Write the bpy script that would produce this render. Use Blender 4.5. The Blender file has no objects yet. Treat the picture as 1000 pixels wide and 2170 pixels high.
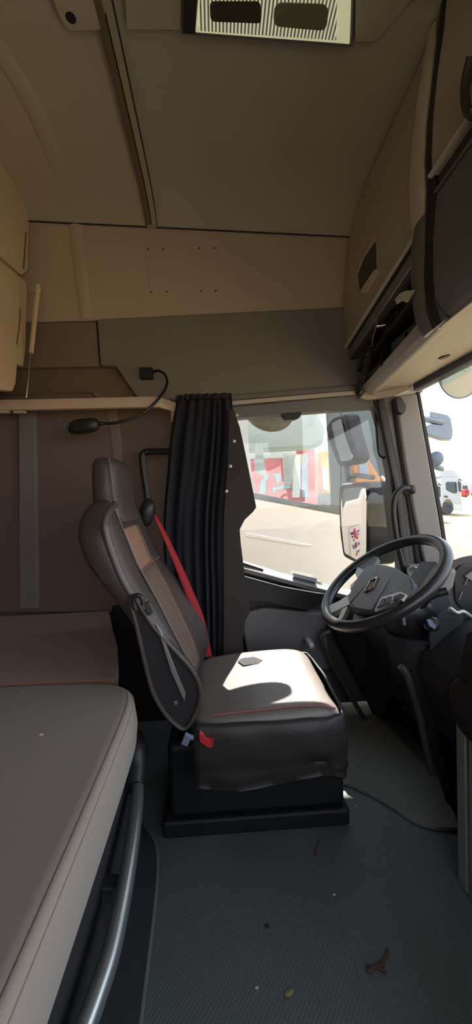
import bpy, bmesh, math, random
from mathutils import Vector, Matrix
random.seed(7)
S = bpy.context.scene
COL = S.collection
V = Vector
R = math.radians

# ------------------------------------------------------------------ camera
CAM = V((0, 0, .97)); F = 820.0
ROLL = R(2.0)
Mcam = (Matrix.Rotation(R(-2.75), 4, 'Z') @ Matrix.Rotation(R(90 - 2.1), 4, 'X') @ Matrix.Rotation(-ROLL, 4, 'Z'))
cd = bpy.data.cameras.new('camera'); cam = bpy.data.objects.new('camera', cd); COL.objects.link(cam)
cam.matrix_world = Matrix.Translation(CAM) @ Mcam
cd.sensor_fit = 'HORIZONTAL'; cd.sensor_width = 36; cd.lens = F / 1000 * 36; cd.clip_start = .01; cd.clip_end = 2000
S.camera = cam
M3 = Mcam.to_3x3()

def ray(px, py):
    return M3 @ V(((px - 500) / F, -(py - 1085) / F, -1))
def at(px, py, y=None, x=None, z=None, pl=None):
    """the point of the place, on a wall, floor or other real plane, that the photograph shows at this pixel"""
    d = ray(px, py)
    if y is not None: t = (y - CAM.y) / d.y
    elif x is not None: t = (x - CAM.x) / d.x
    elif z is not None: t = (z - CAM.z) / d.z
    else: t = (pl[0] - CAM).dot(pl[1]) / d.dot(pl[1])
    return CAM + d * t
def ats(pts, **k): return [at(a, b, **k) for a, b in pts]

# ------------------------------------------------------------------ materials
MATS = {}
def mat(name, col, rough=.6, metal=0, bump=0, bscale=300, var=.08, vscale=6, spec=.5, emit=None, estr=0, coat=0, sheen=0):
    m = bpy.data.materials.new(name); m.use_nodes = True
    nt = m.node_tree; b = nt.nodes['Principled BSDF']
    b.inputs['Roughness'].default_value = rough; b.inputs['Metallic'].default_value = metal
    b.inputs['Specular IOR Level'].default_value = spec
    b.inputs['Coat Weight'].default_value = coat
    b.inputs['Sheen Weight'].default_value = sheen
    tc = nt.nodes.new('ShaderNodeTexCoord')
    n = nt.nodes.new('ShaderNodeTexNoise'); n.inputs['Scale'].default_value = vscale; n.inputs['Detail'].default_value = 5
    nt.links.new(tc.outputs['Object'], n.inputs['Vector'])
    mx = nt.nodes.new('ShaderNodeMix'); mx.data_type = 'RGBA'
    c = V(col)
    mx.inputs['A'].default_value = (*(c * (1 - var)), 1); mx.inputs['B'].default_value = (*(c * (1 + var)), 1)
    nt.links.new(n.outputs['Fac'], mx.inputs['Factor']); nt.links.new(mx.outputs['Result'], b.inputs['Base Color'])
    if bump:
        n2 = nt.nodes.new('ShaderNodeTexNoise'); n2.inputs['Scale'].default_value = bscale; n2.inputs['Detail'].default_value = 2
        nt.links.new(tc.outputs['Object'], n2.inputs['Vector'])
        bp = nt.nodes.new('ShaderNodeBump'); bp.inputs['Strength'].default_value = bump; bp.inputs['Distance'].default_value = .002
        nt.links.new(n2.outputs['Fac'], bp.inputs['Height']); nt.links.new(bp.outputs['Normal'], b.inputs['Normal'])
    if emit:
        b.inputs['Emission Color'].default_value = (*emit, 1); b.inputs['Emission Strength'].default_value = estr
    MATS[name] = m
    return m

def srgb(r, g, b):
    f = lambda c: (c / 255 / 12.92) if c / 255 <= .04045 else ((c / 255 + .055) / 1.055) ** 2.4
    return (f(r), f(g), f(b))

liner = mat('headliner fabric', srgb(198, 190, 176), .95, bump=.25, bscale=500, var=.05)
wallfab = mat('wall fabric', srgb(204, 188, 176), .95, bump=.3, bscale=500, var=.05)
sleeper = mat('sleeper wall fabric', srgb(130, 112, 104), .95, bump=.3, bscale=450, var=.06)
sleeper2 = mat('sleeper band fabric', srgb(142, 126, 118), .95, bump=.3, bscale=450, var=.06)
greyband = mat('grey trim fabric', srgb(140, 134, 133), .9, bump=.25, bscale=500, var=.05)
beige = mat('beige moulded plastic', srgb(196, 186, 176), .55, bump=.15, bscale=600, var=.04)
beigelt = mat('light beige plastic', srgb(222, 212, 198), .5, bump=.12, bscale=600, var=.04)
bunkm = mat('bunk beige plastic', srgb(222, 198, 168), .6, bump=.15, bscale=500, var=.05)
under = mat('underside plastic', srgb(186, 174, 164), .6, bump=.12, bscale=600, var=.04)
skirtm = mat('skirt leather', srgb(50, 45, 43), .5, bump=.35, bscale=260, var=.1)
greyp = mat('grey plastic', srgb(116, 113, 114), .5, bump=.15, bscale=600, var=.05)
dkgrey = mat('dark grey plastic', srgb(66, 65, 66), .5, bump=.2, bscale=500, var=.06)
pillarm = mat('pillar plastic', srgb(132, 127, 123), .6, bump=.15, bscale=600, var=.05)
black = mat('black plastic', srgb(34, 33, 35), .42, bump=.1, bscale=500, var=.1)
softblk = mat('matt black', srgb(40, 38, 40), .85, bump=.25, bscale=300, var=.1)
rubber = mat('black rubber', srgb(25, 25, 26), .6, var=.1)
navy = mat('navy curtain cloth', srgb(33, 34, 43), .95, bump=.35, bscale=700, var=.1)
navy2 = mat('curtain lining', srgb(62, 57, 56), .95, bump=.3, bscale=700, var=.08)
leather = mat('dark leather', srgb(74, 65, 62), .42, bump=.35, bscale=260, var=.1, vscale=9)
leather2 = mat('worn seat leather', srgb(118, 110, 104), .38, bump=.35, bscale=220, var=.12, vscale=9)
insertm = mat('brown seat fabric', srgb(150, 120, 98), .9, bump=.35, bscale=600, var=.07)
insertd = mat('darker brown seat fabric', srgb(112, 94, 82), .85, bump=.35, bscale=600, var=.07)  # for the lower insert and pivot, darker than the upper insert
piping = mat('seat piping', srgb(92, 84, 84), .35, var=.05)
redbelt = mat('red belt webbing', srgb(165, 30, 40), .7, bump=.3, bscale=900, var=.06)
redp = mat('red plastic', srgb(200, 50, 60), .4, var=.04)
clipm = mat('grey blue plastic', srgb(120, 128, 150), .4, var=.04)
mattm = mat('mattress velour', srgb(128, 115, 106), .95, bump=.3, bscale=350, var=.1, vscale=4, sheen=.3)
mattside = mat('mattress side velour', srgb(158, 146, 134), .95, bump=.3, bscale=350, var=.06, vscale=4, sheen=.3)
brownm = mat('brown blanket', srgb(140, 104, 84), .95, bump=.4, bscale=250, var=.12, sheen=.3)
alu = mat('satin aluminium', srgb(188, 192, 190), .32, metal=.85, var=.04)
rodm = mat('bright steel', srgb(215, 205, 190), .2, metal=1, var=.02)
railm = mat('beige rail', srgb(224, 198, 178), .45, var=.04)
silver = mat('silver paint', srgb(178, 178, 172), .35, metal=.5, var=.04)
darksil = mat('grey silver paint', srgb(140, 141, 134), .4, metal=.4, var=.05)
chrome = mat('chrome', srgb(225, 225, 225), .12, metal=1, var=.02)
cream = mat('cream painted steel', srgb(242, 234, 221), .35, var=.02, coat=.4)
white = mat('white paint', srgb(168, 172, 178), .35, var=.02, coat=.3)
palegrey = mat('pale grey panel', srgb(196, 196, 188), .7, var=.03)
redpaint = mat('red lorry paint', srgb(196, 46, 50), .5, var=.05)
teal = mat('teal paint', srgb(120, 160, 160), .6, var=.05)
yellow = mat('yellow paint', srgb(215, 175, 70), .5, var=.05)
orange = mat('tan seat cover', srgb(188, 128, 66), .8, var=.08)
slate = mat('slate grey plastic', srgb(88, 98, 100), .35, var=.05)
darkglass = mat('dark tinted glass', srgb(40, 60, 68), .1, var=.05)
paper = mat('cream paper', srgb(232, 226, 200), .8, var=.02)
tyre = mat('tyre', srgb(70, 70, 72), .8, var=.1)
bluem = mat('sticker blue', srgb(62, 56, 150), .5, var=.02)
redm = mat('sticker red', srgb(205, 60, 60), .5, var=.02)
tanm = mat('tan mirror reflection', srgb(205, 196, 165), .4, var=.03)  # reflected ground, painted as a flat colour
greenm = mat('green mirror reflection', srgb(170, 190, 172), .4, var=.03)  # reflected cab front, painted as a flat colour
hazeblue = mat('blue grey mirror shell', srgb(128, 142, 158), .4, var=.05)
twigm = mat('dry twig', srgb(96, 62, 56), .8, var=.1)
crumbm = mat('crumb', srgb(205, 192, 160), .8, var=.1)
stud = mat('stud', srgb(220, 220, 215), .3, metal=.4, var=.02)
hatchw = mat('hatch frame', srgb(225, 225, 185), .5, var=.02, emit=srgb(225, 225, 180), estr=.28)  # daylight glow of the roof hatch, put in as emission
hatchdk = mat('hatch dark cell', srgb(70, 66, 52), .6, var=.1)
hatchgr = mat('hatch grey cell', srgb(135, 135, 105), .6, var=.05)
mirrorm = mat('mirror glass', (.9, .9, .9), .02, metal=1, var=.0)

def glass_mat(name, tint, gl=.06):
    m = bpy.data.materials.new(name); m.use_nodes = True; nt = m.node_tree
    for n in list(nt.nodes): nt.nodes.remove(n)
    o = nt.nodes.new('ShaderNodeOutputMaterial'); t = nt.nodes.new('ShaderNodeBsdfTransparent'); g = nt.nodes.new('ShaderNodeBsdfGlossy')
    mx = nt.nodes.new('ShaderNodeMixShader'); mx.inputs[0].default_value = gl
    t.inputs[0].default_value = (*tint, 1); g.inputs['Roughness'].default_value = .02
    nz = nt.nodes.new('ShaderNodeTexNoise'); nz.inputs['Scale'].default_value = 9
    mm = nt.nodes.new('ShaderNodeMath'); mm.operation = 'MULTIPLY'; mm.inputs[1].default_value = gl * 2
    nt.links.new(nz.outputs['Fac'], mm.inputs[0]); nt.links.new(mm.outputs[0], mx.inputs[0])
    nt.links.new(t.outputs[0], mx.inputs[1]); nt.links.new(g.outputs[0], mx.inputs[2]); nt.links.new(mx.outputs[0], o.inputs[0])
    return m
glass = glass_mat('window glass', (.965, .965, .96), .04)
glass2 = glass_mat('lorry window glass', (.80, .86, .86), .12)

def floor_mat():
    m = mat('ribbed rubber floor', srgb(98, 100, 97), .5, var=.2, vscale=5)
    nt = m.node_tree; b = nt.nodes['Principled BSDF']
    tc = nt.nodes.new('ShaderNodeTexCoord'); mp = nt.nodes.new('ShaderNodeMapping'); mp.inputs['Rotation'].default_value = (0, 0, R(38))
    nt.links.new(tc.outputs['Object'], mp.inputs[0])
    vo = nt.nodes.new('ShaderNodeTexVoronoi'); vo.inputs['Scale'].default_value = 135; vo.inputs['Randomness'].default_value = 0
    nt.links.new(mp.outputs[0], vo.inputs['Vector'])
    bp = nt.nodes.new('ShaderNodeBump'); bp.inputs['Strength'].default_value = .6; bp.inputs['Distance'].default_value = .002
    nt.links.new(vo.outputs['Distance'], bp.inputs['Height']); nt.links.new(bp.outputs[0], b.inputs['Normal'])
    return m
floorm = floor_mat()

def rib_mat():
    m = mat('ribbed diffuser', srgb(170, 170, 130), .5, var=.02)
    nt = m.node_tree; b = nt.nodes['Principled BSDF']
    tc = nt.nodes.new('ShaderNodeTexCoord')
    w = nt.nodes.new('ShaderNodeTexWave'); w.bands_direction = 'X'; w.inputs['Scale'].default_value = 34
    nt.links.new(tc.outputs['Object'], w.inputs['Vector'])
    cr = nt.nodes.new('ShaderNodeValToRGB')
    cr.color_ramp.elements[0].position = .35; cr.color_ramp.elements[0].color = (*srgb(90, 88, 62), 1)
    cr.color_ramp.elements[1].position = .6; cr.color_ramp.elements[1].color = (*srgb(232, 232, 200), 1)
    nt.links.new(w.outputs['Fac'], cr.inputs[0]); nt.links.new(cr.outputs[0], b.inputs['Base Color'])
    nt.links.new(cr.outputs[0], b.inputs['Emission Color']); b.inputs['Emission Strength'].default_value = .3  # hatch pane glows to stand in for daylight behind it
    return m
ribm = rib_mat()

def grass_mat():
    m = mat('dry grass', srgb(160, 150, 120), 1, var=.2, vscale=1)
    nt = m.node_tree; b = nt.nodes['Principled BSDF']
    tc = nt.nodes.new('ShaderNodeTexCoord'); n = nt.nodes.new('ShaderNodeTexNoise'); n.inputs['Scale'].default_value = 1.6; n.inputs['Detail'].default_value = 10; n.inputs['Roughness'].default_value = .7
    nt.links.new(tc.outputs['Object'], n.inputs['Vector'])
    cr = nt.nodes.new('ShaderNodeValToRGB'); e = cr.color_ramp.elements
    e[0].position = .35; e[0].color = (*srgb(96, 90, 52), 1); e[1].position = .55; e[1].color = (*srgb(150, 136, 108), 1)
    x = e.new(.45); x.color = (*srgb(126, 114, 76), 1)
    nt.links.new(n.outputs['Fac'], cr.inputs[0]); nt.links.new(cr.outputs[0], b.inputs['Base Color'])
    return m
grassm = grass_mat()

# ------------------------------------------------------------------ builders
def new_bm(): return bmesh.new()
def finish(name, bm, m, parent=None, bevel=0, seg=2, subd=0, solid=0, smooth=35):
    bmesh.ops.remove_doubles(bm, verts=bm.verts, dist=1e-6)
    bmesh.ops.recalc_face_normals(bm, faces=bm.faces)
    me = bpy.data.meshes.new(name); 
    root = parent
    while root is not None and root.parent is not None: root = root.parent
    if root is not None: off = root.location.copy()
    else:
        cs = [v.co for v in bm.verts]
        off = V(((min(c.x for c in cs) + max(c.x for c in cs)) / 2, (min(c.y for c in cs) + max(c.y for c in cs)) / 2, min(c.z for c in cs)))
    for v in bm.verts: v.co -= off
    bm.to_mesh(me); bm.free(); me.materials.append(m)
    o = bpy.data.objects.new(name, me); COL.objects.link(o)
    if parent is not None: o.parent = parent
    else: o.location = off
    if smooth:
        for p in me.polygons: p.use_smooth = True
        me.set_sharp_from_angle(angle=R(smooth))
    if solid:
        s = o.modifiers.new('s', 'SOLIDIFY'); s.thickness = solid; s.offset = 0
    if bevel:
        b = o.modifiers.new('b', 'BEVEL'); b.width = bevel; b.segments = seg; b.limit_method = 'ANGLE'; b.angle_limit = R(30)
        b.harden_normals = True
    if subd:
        s = o.modifiers.new('d', 'SUBSURF'); s.levels = subd; s.render_levels = subd
    return o
def thing(name, label, cat, loc, group=None):
    o = bpy.data.objects.new(name, None); COL.objects.link(o); o.location = V(loc); o.empty_display_size = .05
    tag(o, label, cat, group); return o
def tag(o, label, cat, group=None):
    o['label'] = label; o['category'] = cat
    if group: o['group'] = group
    return o
def st(o): o['kind'] = 'structure'; return o

def slab_bm(pts, vec, bm=None):
    bm = bm or new_bm(); vec = V(vec)
    a = [bm.verts.new(p) for p in pts]; b = [bm.verts.new(p + vec) for p in pts]
    bm.faces.new(a); bm.faces.new(b[::-1]); n = len(pts)
    for i in range(n): bm.faces.new((a[i], a[(i + 1) % n], b[(i + 1) % n], b[i]))
    return bm
def rnd(pts, r, n=5):
    """fillet polygon corners; r number or list"""
    out = []; N = len(pts)
    for i, p in enumerate(pts):
        rr = r[i] if isinstance(r, (list, tuple)) else r
        if not rr: out.append(p); continue
        a = pts[i - 1] - p; b = pts[(i + 1) % N] - p
        d = min(rr, a.length * .48, b.length * .48)
        p0 = p + a.normalized() * d; p2 = p + b.normalized() * d
        for k in range(n + 1):
            t = k / n; out.append(p0 * (1 - t) ** 2 + p * 2 * t * (1 - t) + p2 * t * t)
    return out
def cat(pts, n=8, closed=False):
    P = [V(p) for p in pts]; N = len(P); out = []
    rng = range(N if closed else N - 1)
    for i in rng:
        p1, p2 = P[i], P[(i + 1) % N]
        p0 = P[i - 1] if (i > 0 or closed) else p1 * 2 - p2
        p3 = P[(i + 2) % N] if (i + 2 < N or closed) else p2 * 2 - p1
        for k in range(n):
            t = k / n
            out.append(.5 * ((2 * p1) + (p2 - p0) * t + (2 * p0 - 5 * p1 + 4 * p2 - p3) * t * t + (3 * p1 - p0 - 3 * p2 + p3) * t ** 3))
    if not closed: out.append(P[-1])
    return out
def tube_bm(path, r, seg=10, closed=False, bm=None, flat=1, upv=None):
    bm = bm or new_bm(); P = [V(p) for p in path]; N = len(P); rings = []
    up = V(upv) if upv else V((0, 0, 1))
    prev = None
    for i in range(N):
        t = (P[(i + 1) % N] - P[i - 1]) if closed else (P[min(i + 1, N - 1)] - P[max(i - 1, 0)])
        if t.length < 1e-9: t = V((0, 1, 0))
        t.normalize()
        if prev is None or upv:
            s = t.cross(up)
            if s.length < 1e-4: s = t.cross(V((1, 0, 0)))
        else: s = prev - t * prev.dot(t)
        s.normalize(); prev = s; u = s.cross(t)
        rr = r[i] if isinstance(r, (list, tuple)) else r
        rings.append([bm.verts.new(P[i] + (s * math.cos(2 * math.pi * k / seg) + u * flat * math.sin(2 * math.pi * k / seg)) * rr) for k in range(seg)])
    for i in range(N if closed else N - 1):
        a, b = rings[i], rings[(i + 1) % N]
        off = 0
        if closed and i == N - 1:
            off = min(range(seg), key=lambda q: (a[0].co - b[q].co).length)
        for k in range(seg): bm.faces.new((a[k], a[(k + 1) % seg], b[(k + 1 + off) % seg], b[(k + off) % seg]))
    if not closed: bm.faces.new(rings[0][::-1]); bm.faces.new(rings[-1])
    return bm
def grid_bm(rows, bm=None, closed=False):
    bm = bm or new_bm(); vs = [[bm.verts.new(p) for p in r] for r in rows]
    for i in range(len(vs) - 1):
        n = len(vs[i])
        for k in range(n if closed else n - 1):
            bm.faces.new((vs[i][k], vs[i][(k + 1) % n], vs[i + 1][(k + 1) % n], vs[i + 1][k]))
    return bm, vs
def box_bm(lo, hi, bm=None):
    bm = bm or new_bm(); lo = V(lo); hi = V(hi)
    return slab_bm([V((lo.x, lo.y, lo.z)), V((hi.x, lo.y, lo.z)), V((hi.x, hi.y, lo.z)), V((lo.x, hi.y, lo.z))], (0, 0, hi.z - lo.z), bm)
def lathe_bm(c, axis, prof, seg=24, bm=None):
    """prof: (r, h) along axis from c"""
    bm = bm or new_bm(); ax = V(axis).normalized(); s = ax.cross(V((0, 0, 1)))
    if s.length < 1e-3: s = ax.cross(V((1, 0, 0)))
    s.normalize(); u = ax.cross(s)
    rows = [[V(c) + ax * h + (s * math.cos(2 * math.pi * k / seg) + u * math.sin(2 * math.pi * k / seg)) * max(r, 1e-4) for k in range(seg)] for r, h in prof]
    bm, vs = grid_bm(rows, bm, True)
    bm.faces.new(vs[0][::-1]); bm.faces.new(vs[-1]); return bm
def ell_bm(c, ax, nu=20, nv=12, p=1.0, bm=None):
    """superellipsoid with axis vectors ax"""
    bm = bm or new_bm(); a, b, d = [V(q) for q in ax]; f = lambda t: math.copysign(abs(t) ** p, t)
    rows = []
    for j in range(nv + 1):
        th = -math.pi / 2 + math.pi * j / nv
        th = max(min(th, math.pi / 2 - .02), -math.pi / 2 + .02)
        rows.append([V(c) + a * f(math.cos(th)) * f(math.cos(2 * math.pi * k / nu)) + b * f(math.cos(th)) * f(math.sin(2 * math.pi * k / nu)) + d * f(math.sin(th)) for k in range(nu)])
    bm, vs = grid_bm(rows, bm, True); bm.faces.new(vs[0][::-1]); bm.faces.new(vs[-1]); return bm
def pslab(name, px, plane, vec, m, parent=None, r=0, bevel=.004, **k):
    """slab whose face is traced on a plane of the place"""
    pts = ats(px, **plane)
    if r: pts = rnd(pts, r)
    return finish(name, slab_bm(pts, vec), m, parent, bevel=bevel, **k)
def pbox(name, lo, hi, m, parent=None, bevel=.004, **k):
    return finish(name, box_bm(lo, hi), m, parent, bevel=bevel, **k)

YW = 1.70          # inner face of the driver's side
ZC = 2.20          # ceiling

# ================================================================== SETTING
st(pbox('floor', (-1.05, -.7, -.06), (1.3, 1.75, 0), floorm, bevel=0))
# ceiling: flat, coving down to the side wall
def edge_z(x): return 2.086 + (.617 - x) * .0496
rows = []
for k in range(15):
    x = -1.05 + 2.15 * k / 14; dz = ZC - edge_z(x)
    rows.append([V((x, a, ZC - dz * b)) for a, b in ((-.7, 0), (.6, 0), (1.3, 0), (1.45, .01), (1.54, .08), (1.60, .22), (1.65, .46), (1.685, .76), (1.70, 1))])
bm, vs = grid_bm(rows)
st(finish('ceiling', bm, liner, solid=.0))
st(pbox('ceiling_2', (-1.05, -.7, ZC + .02), (1.2, 1.8, ZC + .06), liner, bevel=0))
st(pbox('wall_left', (-1.10, -.7, 0), (-1.02, 1.8, ZC + .02), sleeper, bevel=0))
# driver's side: outer skin of the sleeper part, then its trim panels
st(pbox('wall_back', (-1.02, YW + .03, 0), (.06, YW + .09, ZC + .02), sleeper, bevel=0))
st(pslab('trim_1', [(-80, 448), (66, 456), (400, 473), (740, 489), (900, 497), (900, 640), (727, 652), (205, 678), (-80, 686)], dict(y=YW), (0, .06, 0), wallfab, bevel=.006))
st(pslab('trim_2', [(205, 676), (727, 650), (900, 640), (900, 808), (748, 817), (480, 846), (292, 846), (245, 776), (212, 774)], dict(y=YW - .008), (0, .05, 0), greyband, bevel=.008))
st(pslab('trim_3', [(-80, 688), (203, 681), (210, 776), (-80, 782)], dict(y=YW), (0, .05, 0), sleeper2, bevel=.006))
st(pslab('trim_4', [(-80, 838), (190, 830), (228, 858), (246, 930), (254, 1300), (-80, 1300)], dict(y=YW), (0, .05, 0), sleeper, r=.03, bevel=.012))
st(pslab('groove_shade_slab', [(192, 829), (214, 831), (244, 860), (256, 930), (258, 1000), (256, 1180), (238, 1180), (238, 960), (230, 892), (218, 862)], dict(y=YW - .004), (0, .03, 0), sleeper2, bevel=.004))  # slab put in for a shading groove in the side wall
st(pslab('shade_slab', [(236, 1285), (470, 1262), (470, 1640), (236, 1640)], dict(y=YW - .012), (0, .03, 0), rubber, bevel=.006))  # black slab added in place of shade on the lower wall
st(pslab('trim_5', [(38, 872), (74, 872), (80, 1290), (40, 1290)], dict(y=YW - .02), (0, .04, 0), greyband, bevel=.006))
st(finish('trim_17', tube_bm([V((x, 1.696, edge_z(x) - .001)) for x in (-1.0, -.5, 0, .5, .8)], .0028, 6), rubber))
# soft ridge moulded into the liner
rp = ats([(183, 676), (168, 560), (160, 474)], y=YW - .001)
st(finish('trim_6', tube_bm(cat(rp, 8), .026, 10, flat=.2, upv=(0, 1, 0)), wallfab))
rp = [at(146, 424, z=ZC), at(80, 250, z=ZC), at(0, 110, z=ZC), at(-120, -60, z=ZC)]
st(finish('trim_7', tube_bm(cat(rp, 8), .028, 10, flat=.2), liner))
# header rails above the door
st(pslab('trim_8', [(380, 843), (480, 848), (800, 822), (800, 812), (480, 838), (380, 835)], dict(y=YW - .02), (0, .05, 0), greyp, bevel=.003))
st(pslab('trim_9', [(440, 866), (490, 858), (800, 832), (800, 823), (490, 849), (440, 852)], dict(y=YW - .012), (0, .05, 0), beige, bevel=.003))
st(pslab('wall_front', [(740, 450), (876, 450), (876, 828), (740, 835)], dict(y=YW + .005), (0, .09, 0), greyp, bevel=0))

st(pbox('wall_back_2', (.06, YW + .03, 1.42), (.95, YW + .09, ZC + .02), greyp, bevel=0))
# passenger side: sleeper part closed, door open behind the camera
st(pbox('wall_near', (-1.05, -.72, 0), (-.12, -.64, ZC + .02), sleeper, bevel=0))
st(pbox('wall_near_3', (-.12, -.72, 0), (1.2, -.64, .62), dkgrey, bevel=0))
st(pbox('wall_near_2', (-.12, -.72, 1.55), (1.0, -.64, ZC + .02), wallfab, bevel=0))

# ---- screws and the ghost of a removed plate on the liner
t = thing('wall_plate', 'faint beige square plate pressed into the side wall under the ceiling seam', 'wall plate', at(385, 575, y=YW))
pslab('panel', [(307, 521), (464, 517), (463, 619), (318, 623)], dict(y=YW - .003), (0, .004, 0), wallfab, t, r=.01, bevel=.002)
for a, b in [(314, 528), (346, 528), (422, 526), (455, 526), (321, 619), (353, 618), (426, 617), (457, 616)]:
    finish('hole', lathe_bm(at(a, b, y=YW - .0035), (0, -1, 0), [(.0035, -.002), (.0035, .001), (.001, .0012)], 10), rubber, t)

# ================================================================== DOOR + WINDOW (driver's side)
d = thing('door_1', 'dark grey driver door with large window behind the steering wheel', 'door', at(640, 1400, y=YW)); d['kind'] = 'structure'
del d['label']; del d['category']
belt = [(440, 1168), (515, 1192), (598, 1219), (690, 1241), (870, 1290)]
pts = ats(belt, y=YW); low = [at(870, 1290, y=YW), at(440, 1168, y=YW)]
poly = pts + [V((pts[-1].x, YW, .02)), V((pts[0].x, YW, .02))]
finish('door_panel', slab_bm(poly, (0, .07, 0)), dkgrey, d, bevel=.01)
up_ = ats([(440, 1162), (515, 1188), (598, 1214), (700, 1240), (862, 1278)], y=YW + .025); dn_ = ats([(440, 1180), (515, 1204), (598, 1226), (700, 1253), (862, 1293)], y=YW - .035)
bm, _ = grid_bm([[a, b, b + V((0, .004, -.02)), a + V((0, 0, -.05))] for a, b in zip(up_, dn_)], closed=True); finish('window_sill', bm, pillarm, d, bevel=.003)
pslab('sill_clip', [(621, 1214), (672, 1226), (670, 1234), (622, 1222)], dict(y=YW - .012), (0, .02, -.012), white, d, bevel=.001)
pslab('sill_seal', [(515, 1192), (558, 1206), (558, 1211), (515, 1197)], dict(y=YW - .016), (0, .01, -.006), rubber, d, bevel=.001)
pslab('armrest', [(440, 1195), (520, 1222), (600, 1244), (700, 1262), (668, 1290), (640, 1292), (560, 1275), (440, 1270)], dict(y=YW - .07), (0, .075, 0), black, d, r=.02, bevel=.014, seg=3)
pslab('door_pocket', [(515, 1300), (560, 1288), (690, 1300), (700, 1420), (530, 1420), (515, 1340)], dict(y=YW - .05), (0, .055, 0), greyp, d, r=.02, bevel=.01)
pslab('window_header', [(440, 866), (800, 832), (812, 868), (790, 864), (650, 874), (505, 886), (440, 890)], dict(y=YW - .005), (0, .06, 0), greyp, d, bevel=.006)
pslab('window_latch', [(596, 876), (640, 873), (636, 884), (626, 889), (606, 890), (600, 884)], dict(y=YW - .012), (0, .03, 0), black, d, bevel=.003)
finish('frame_bolt', lathe_bm(at(502, 880, y=YW - .01), (0, -1, 0), [(.006, -.01), (.006, .004), (.003, .006)], 12), beigelt, d)
pslab('front_frame', [(790, 845), (824, 850), (862, 1000), (884, 1200), (890, 1300), (852, 1290), (848, 1200), (826, 1000), (806, 905)], dict(y=YW - .01), (0, .06, 0), black, d, bevel=.006)
finish('quarter_seal', tube_bm(cat(ats([(793, 862), (797, 905), (804, 964), (826, 968)], y=YW + .01), 6), .005, 8), rubber, d)
st(pslab('window_1', [(430, 880), (810, 855), (850, 1000), (870, 1280), (690, 1245), (598, 1222), (430, 1172)], dict(y=YW + .03), (0, .004, 0), glass, bevel=0))

# ================================================================== A PILLAR + WINDSCREEN
pl = thing('pillar', 'grey corner pillar between door window and windscreen', 'pillar', at(900, 1180, y=1.62)); pl['kind'] = 'structure'
del pl['label']; del pl['category']
pl.name = 'trim_10'
pslab('pillar_cover', [(838, 838), (884, 832), (905, 950), (930, 1090), (950, 1215), (905, 1215), (880, 1100), (858, 980)], dict(y=1.60), (0, .10, 0), pillarm, pl, bevel=.01, seg=3)
pslab('pillar_post', [(812, 842), (842, 838), (862, 980), (884, 1100), (912, 1220), (872, 1220), (852, 1040), (830, 930)], dict(y=1.63), (0, .07, 0), greyp, pl, bevel=.008)
pslab('seal', [(884, 830), (890, 830), (912, 950), (938, 1090), (956, 1215), (949, 1215), (930, 1090), (904, 950)], dict(y=1.605), (0, .09, 0), rubber, pl, bevel=.002)
pslab('seal_channel', [(832, 850), (840, 850), (856, 960), (872, 1060), (896, 1210), (886, 1210), (864, 1060), (848, 960)], dict(y=1.615), (0, .05, 0), rubber, pl, bevel=.002)
pslab('pillar_cap', [(838, 842), (850, 840), (862, 858), (861, 872), (852, 879), (842, 872)], dict(y=1.585), (0, .04, 0), black, pl, r=.008, bevel=.005)
h = thing('grab_rail', 'curved black grab handle on the pillar beside the door window', 'grab handle', at(850, 1190, y=1.6))
finish('handle_bar', tube_bm(cat(ats([(868, 1036), (852, 1036), (838, 1050), (833, 1080), (838, 1130), (848, 1180), (856, 1215)], y=1.57), 8), .0125, 12), black, h)
finish('mount', ell_bm(at(869, 1038, y=1.59), ((.016, 0, 0), (0, .03, 0), (0, 0, .02)), p=.7), black, h)

WT = at(886, 832, y=1.66); WB = at(950, 1215, y=1.66)
g = [WT, WB, V((WB.x + .22, .6, WB.z)), V((WT.x + .2, .6, WT.z))]
rows = []
for k in range(13):
    y = 1.66 - 2.3 * k / 12; bul = .20 * (1 - ((y - .52) / 1.14) ** 2)
    rows.append([V((WT.x + bul * .15, y, WT.z)), V(((WT.x + WB.x) / 2 + bul * .6 + .01, y, (WT.z + WB.z) / 2)), V((WB.x + bul, y, WB.z))])
bm, _ = grid_bm(rows); st(finish('window_2', bm, glass))
# windscreen header (dark, under the overhead console)
rows = []
for k in range(13):
    y = 1.66 - 2.3 * k / 12; bul = .20 * (1 - ((y - .52) / 1.14) ** 2)
    x = WT.x + bul * .1
    rows.append([V((x - .022, y, WT.z + .05)), V((x + .03, y, WT.z + .05)), V((x + .01, y, WT.z + .006)), V((x - .012, y, WT.z + .006)), V((x - .022, y, WT.z + .012))])
bm, vs = grid_bm(rows, closed=True); bm.faces.new(vs[0]); bm.faces.new(vs[-1][::-1])
st(finish('trim_11', bm, mat('windscreen header', srgb(78, 84, 96), .5, var=.05), smooth=40))
st(pbox('wall_right', (1.16, -.7, -.05), (1.22, 1.75, .64), softblk, bevel=0))

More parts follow.
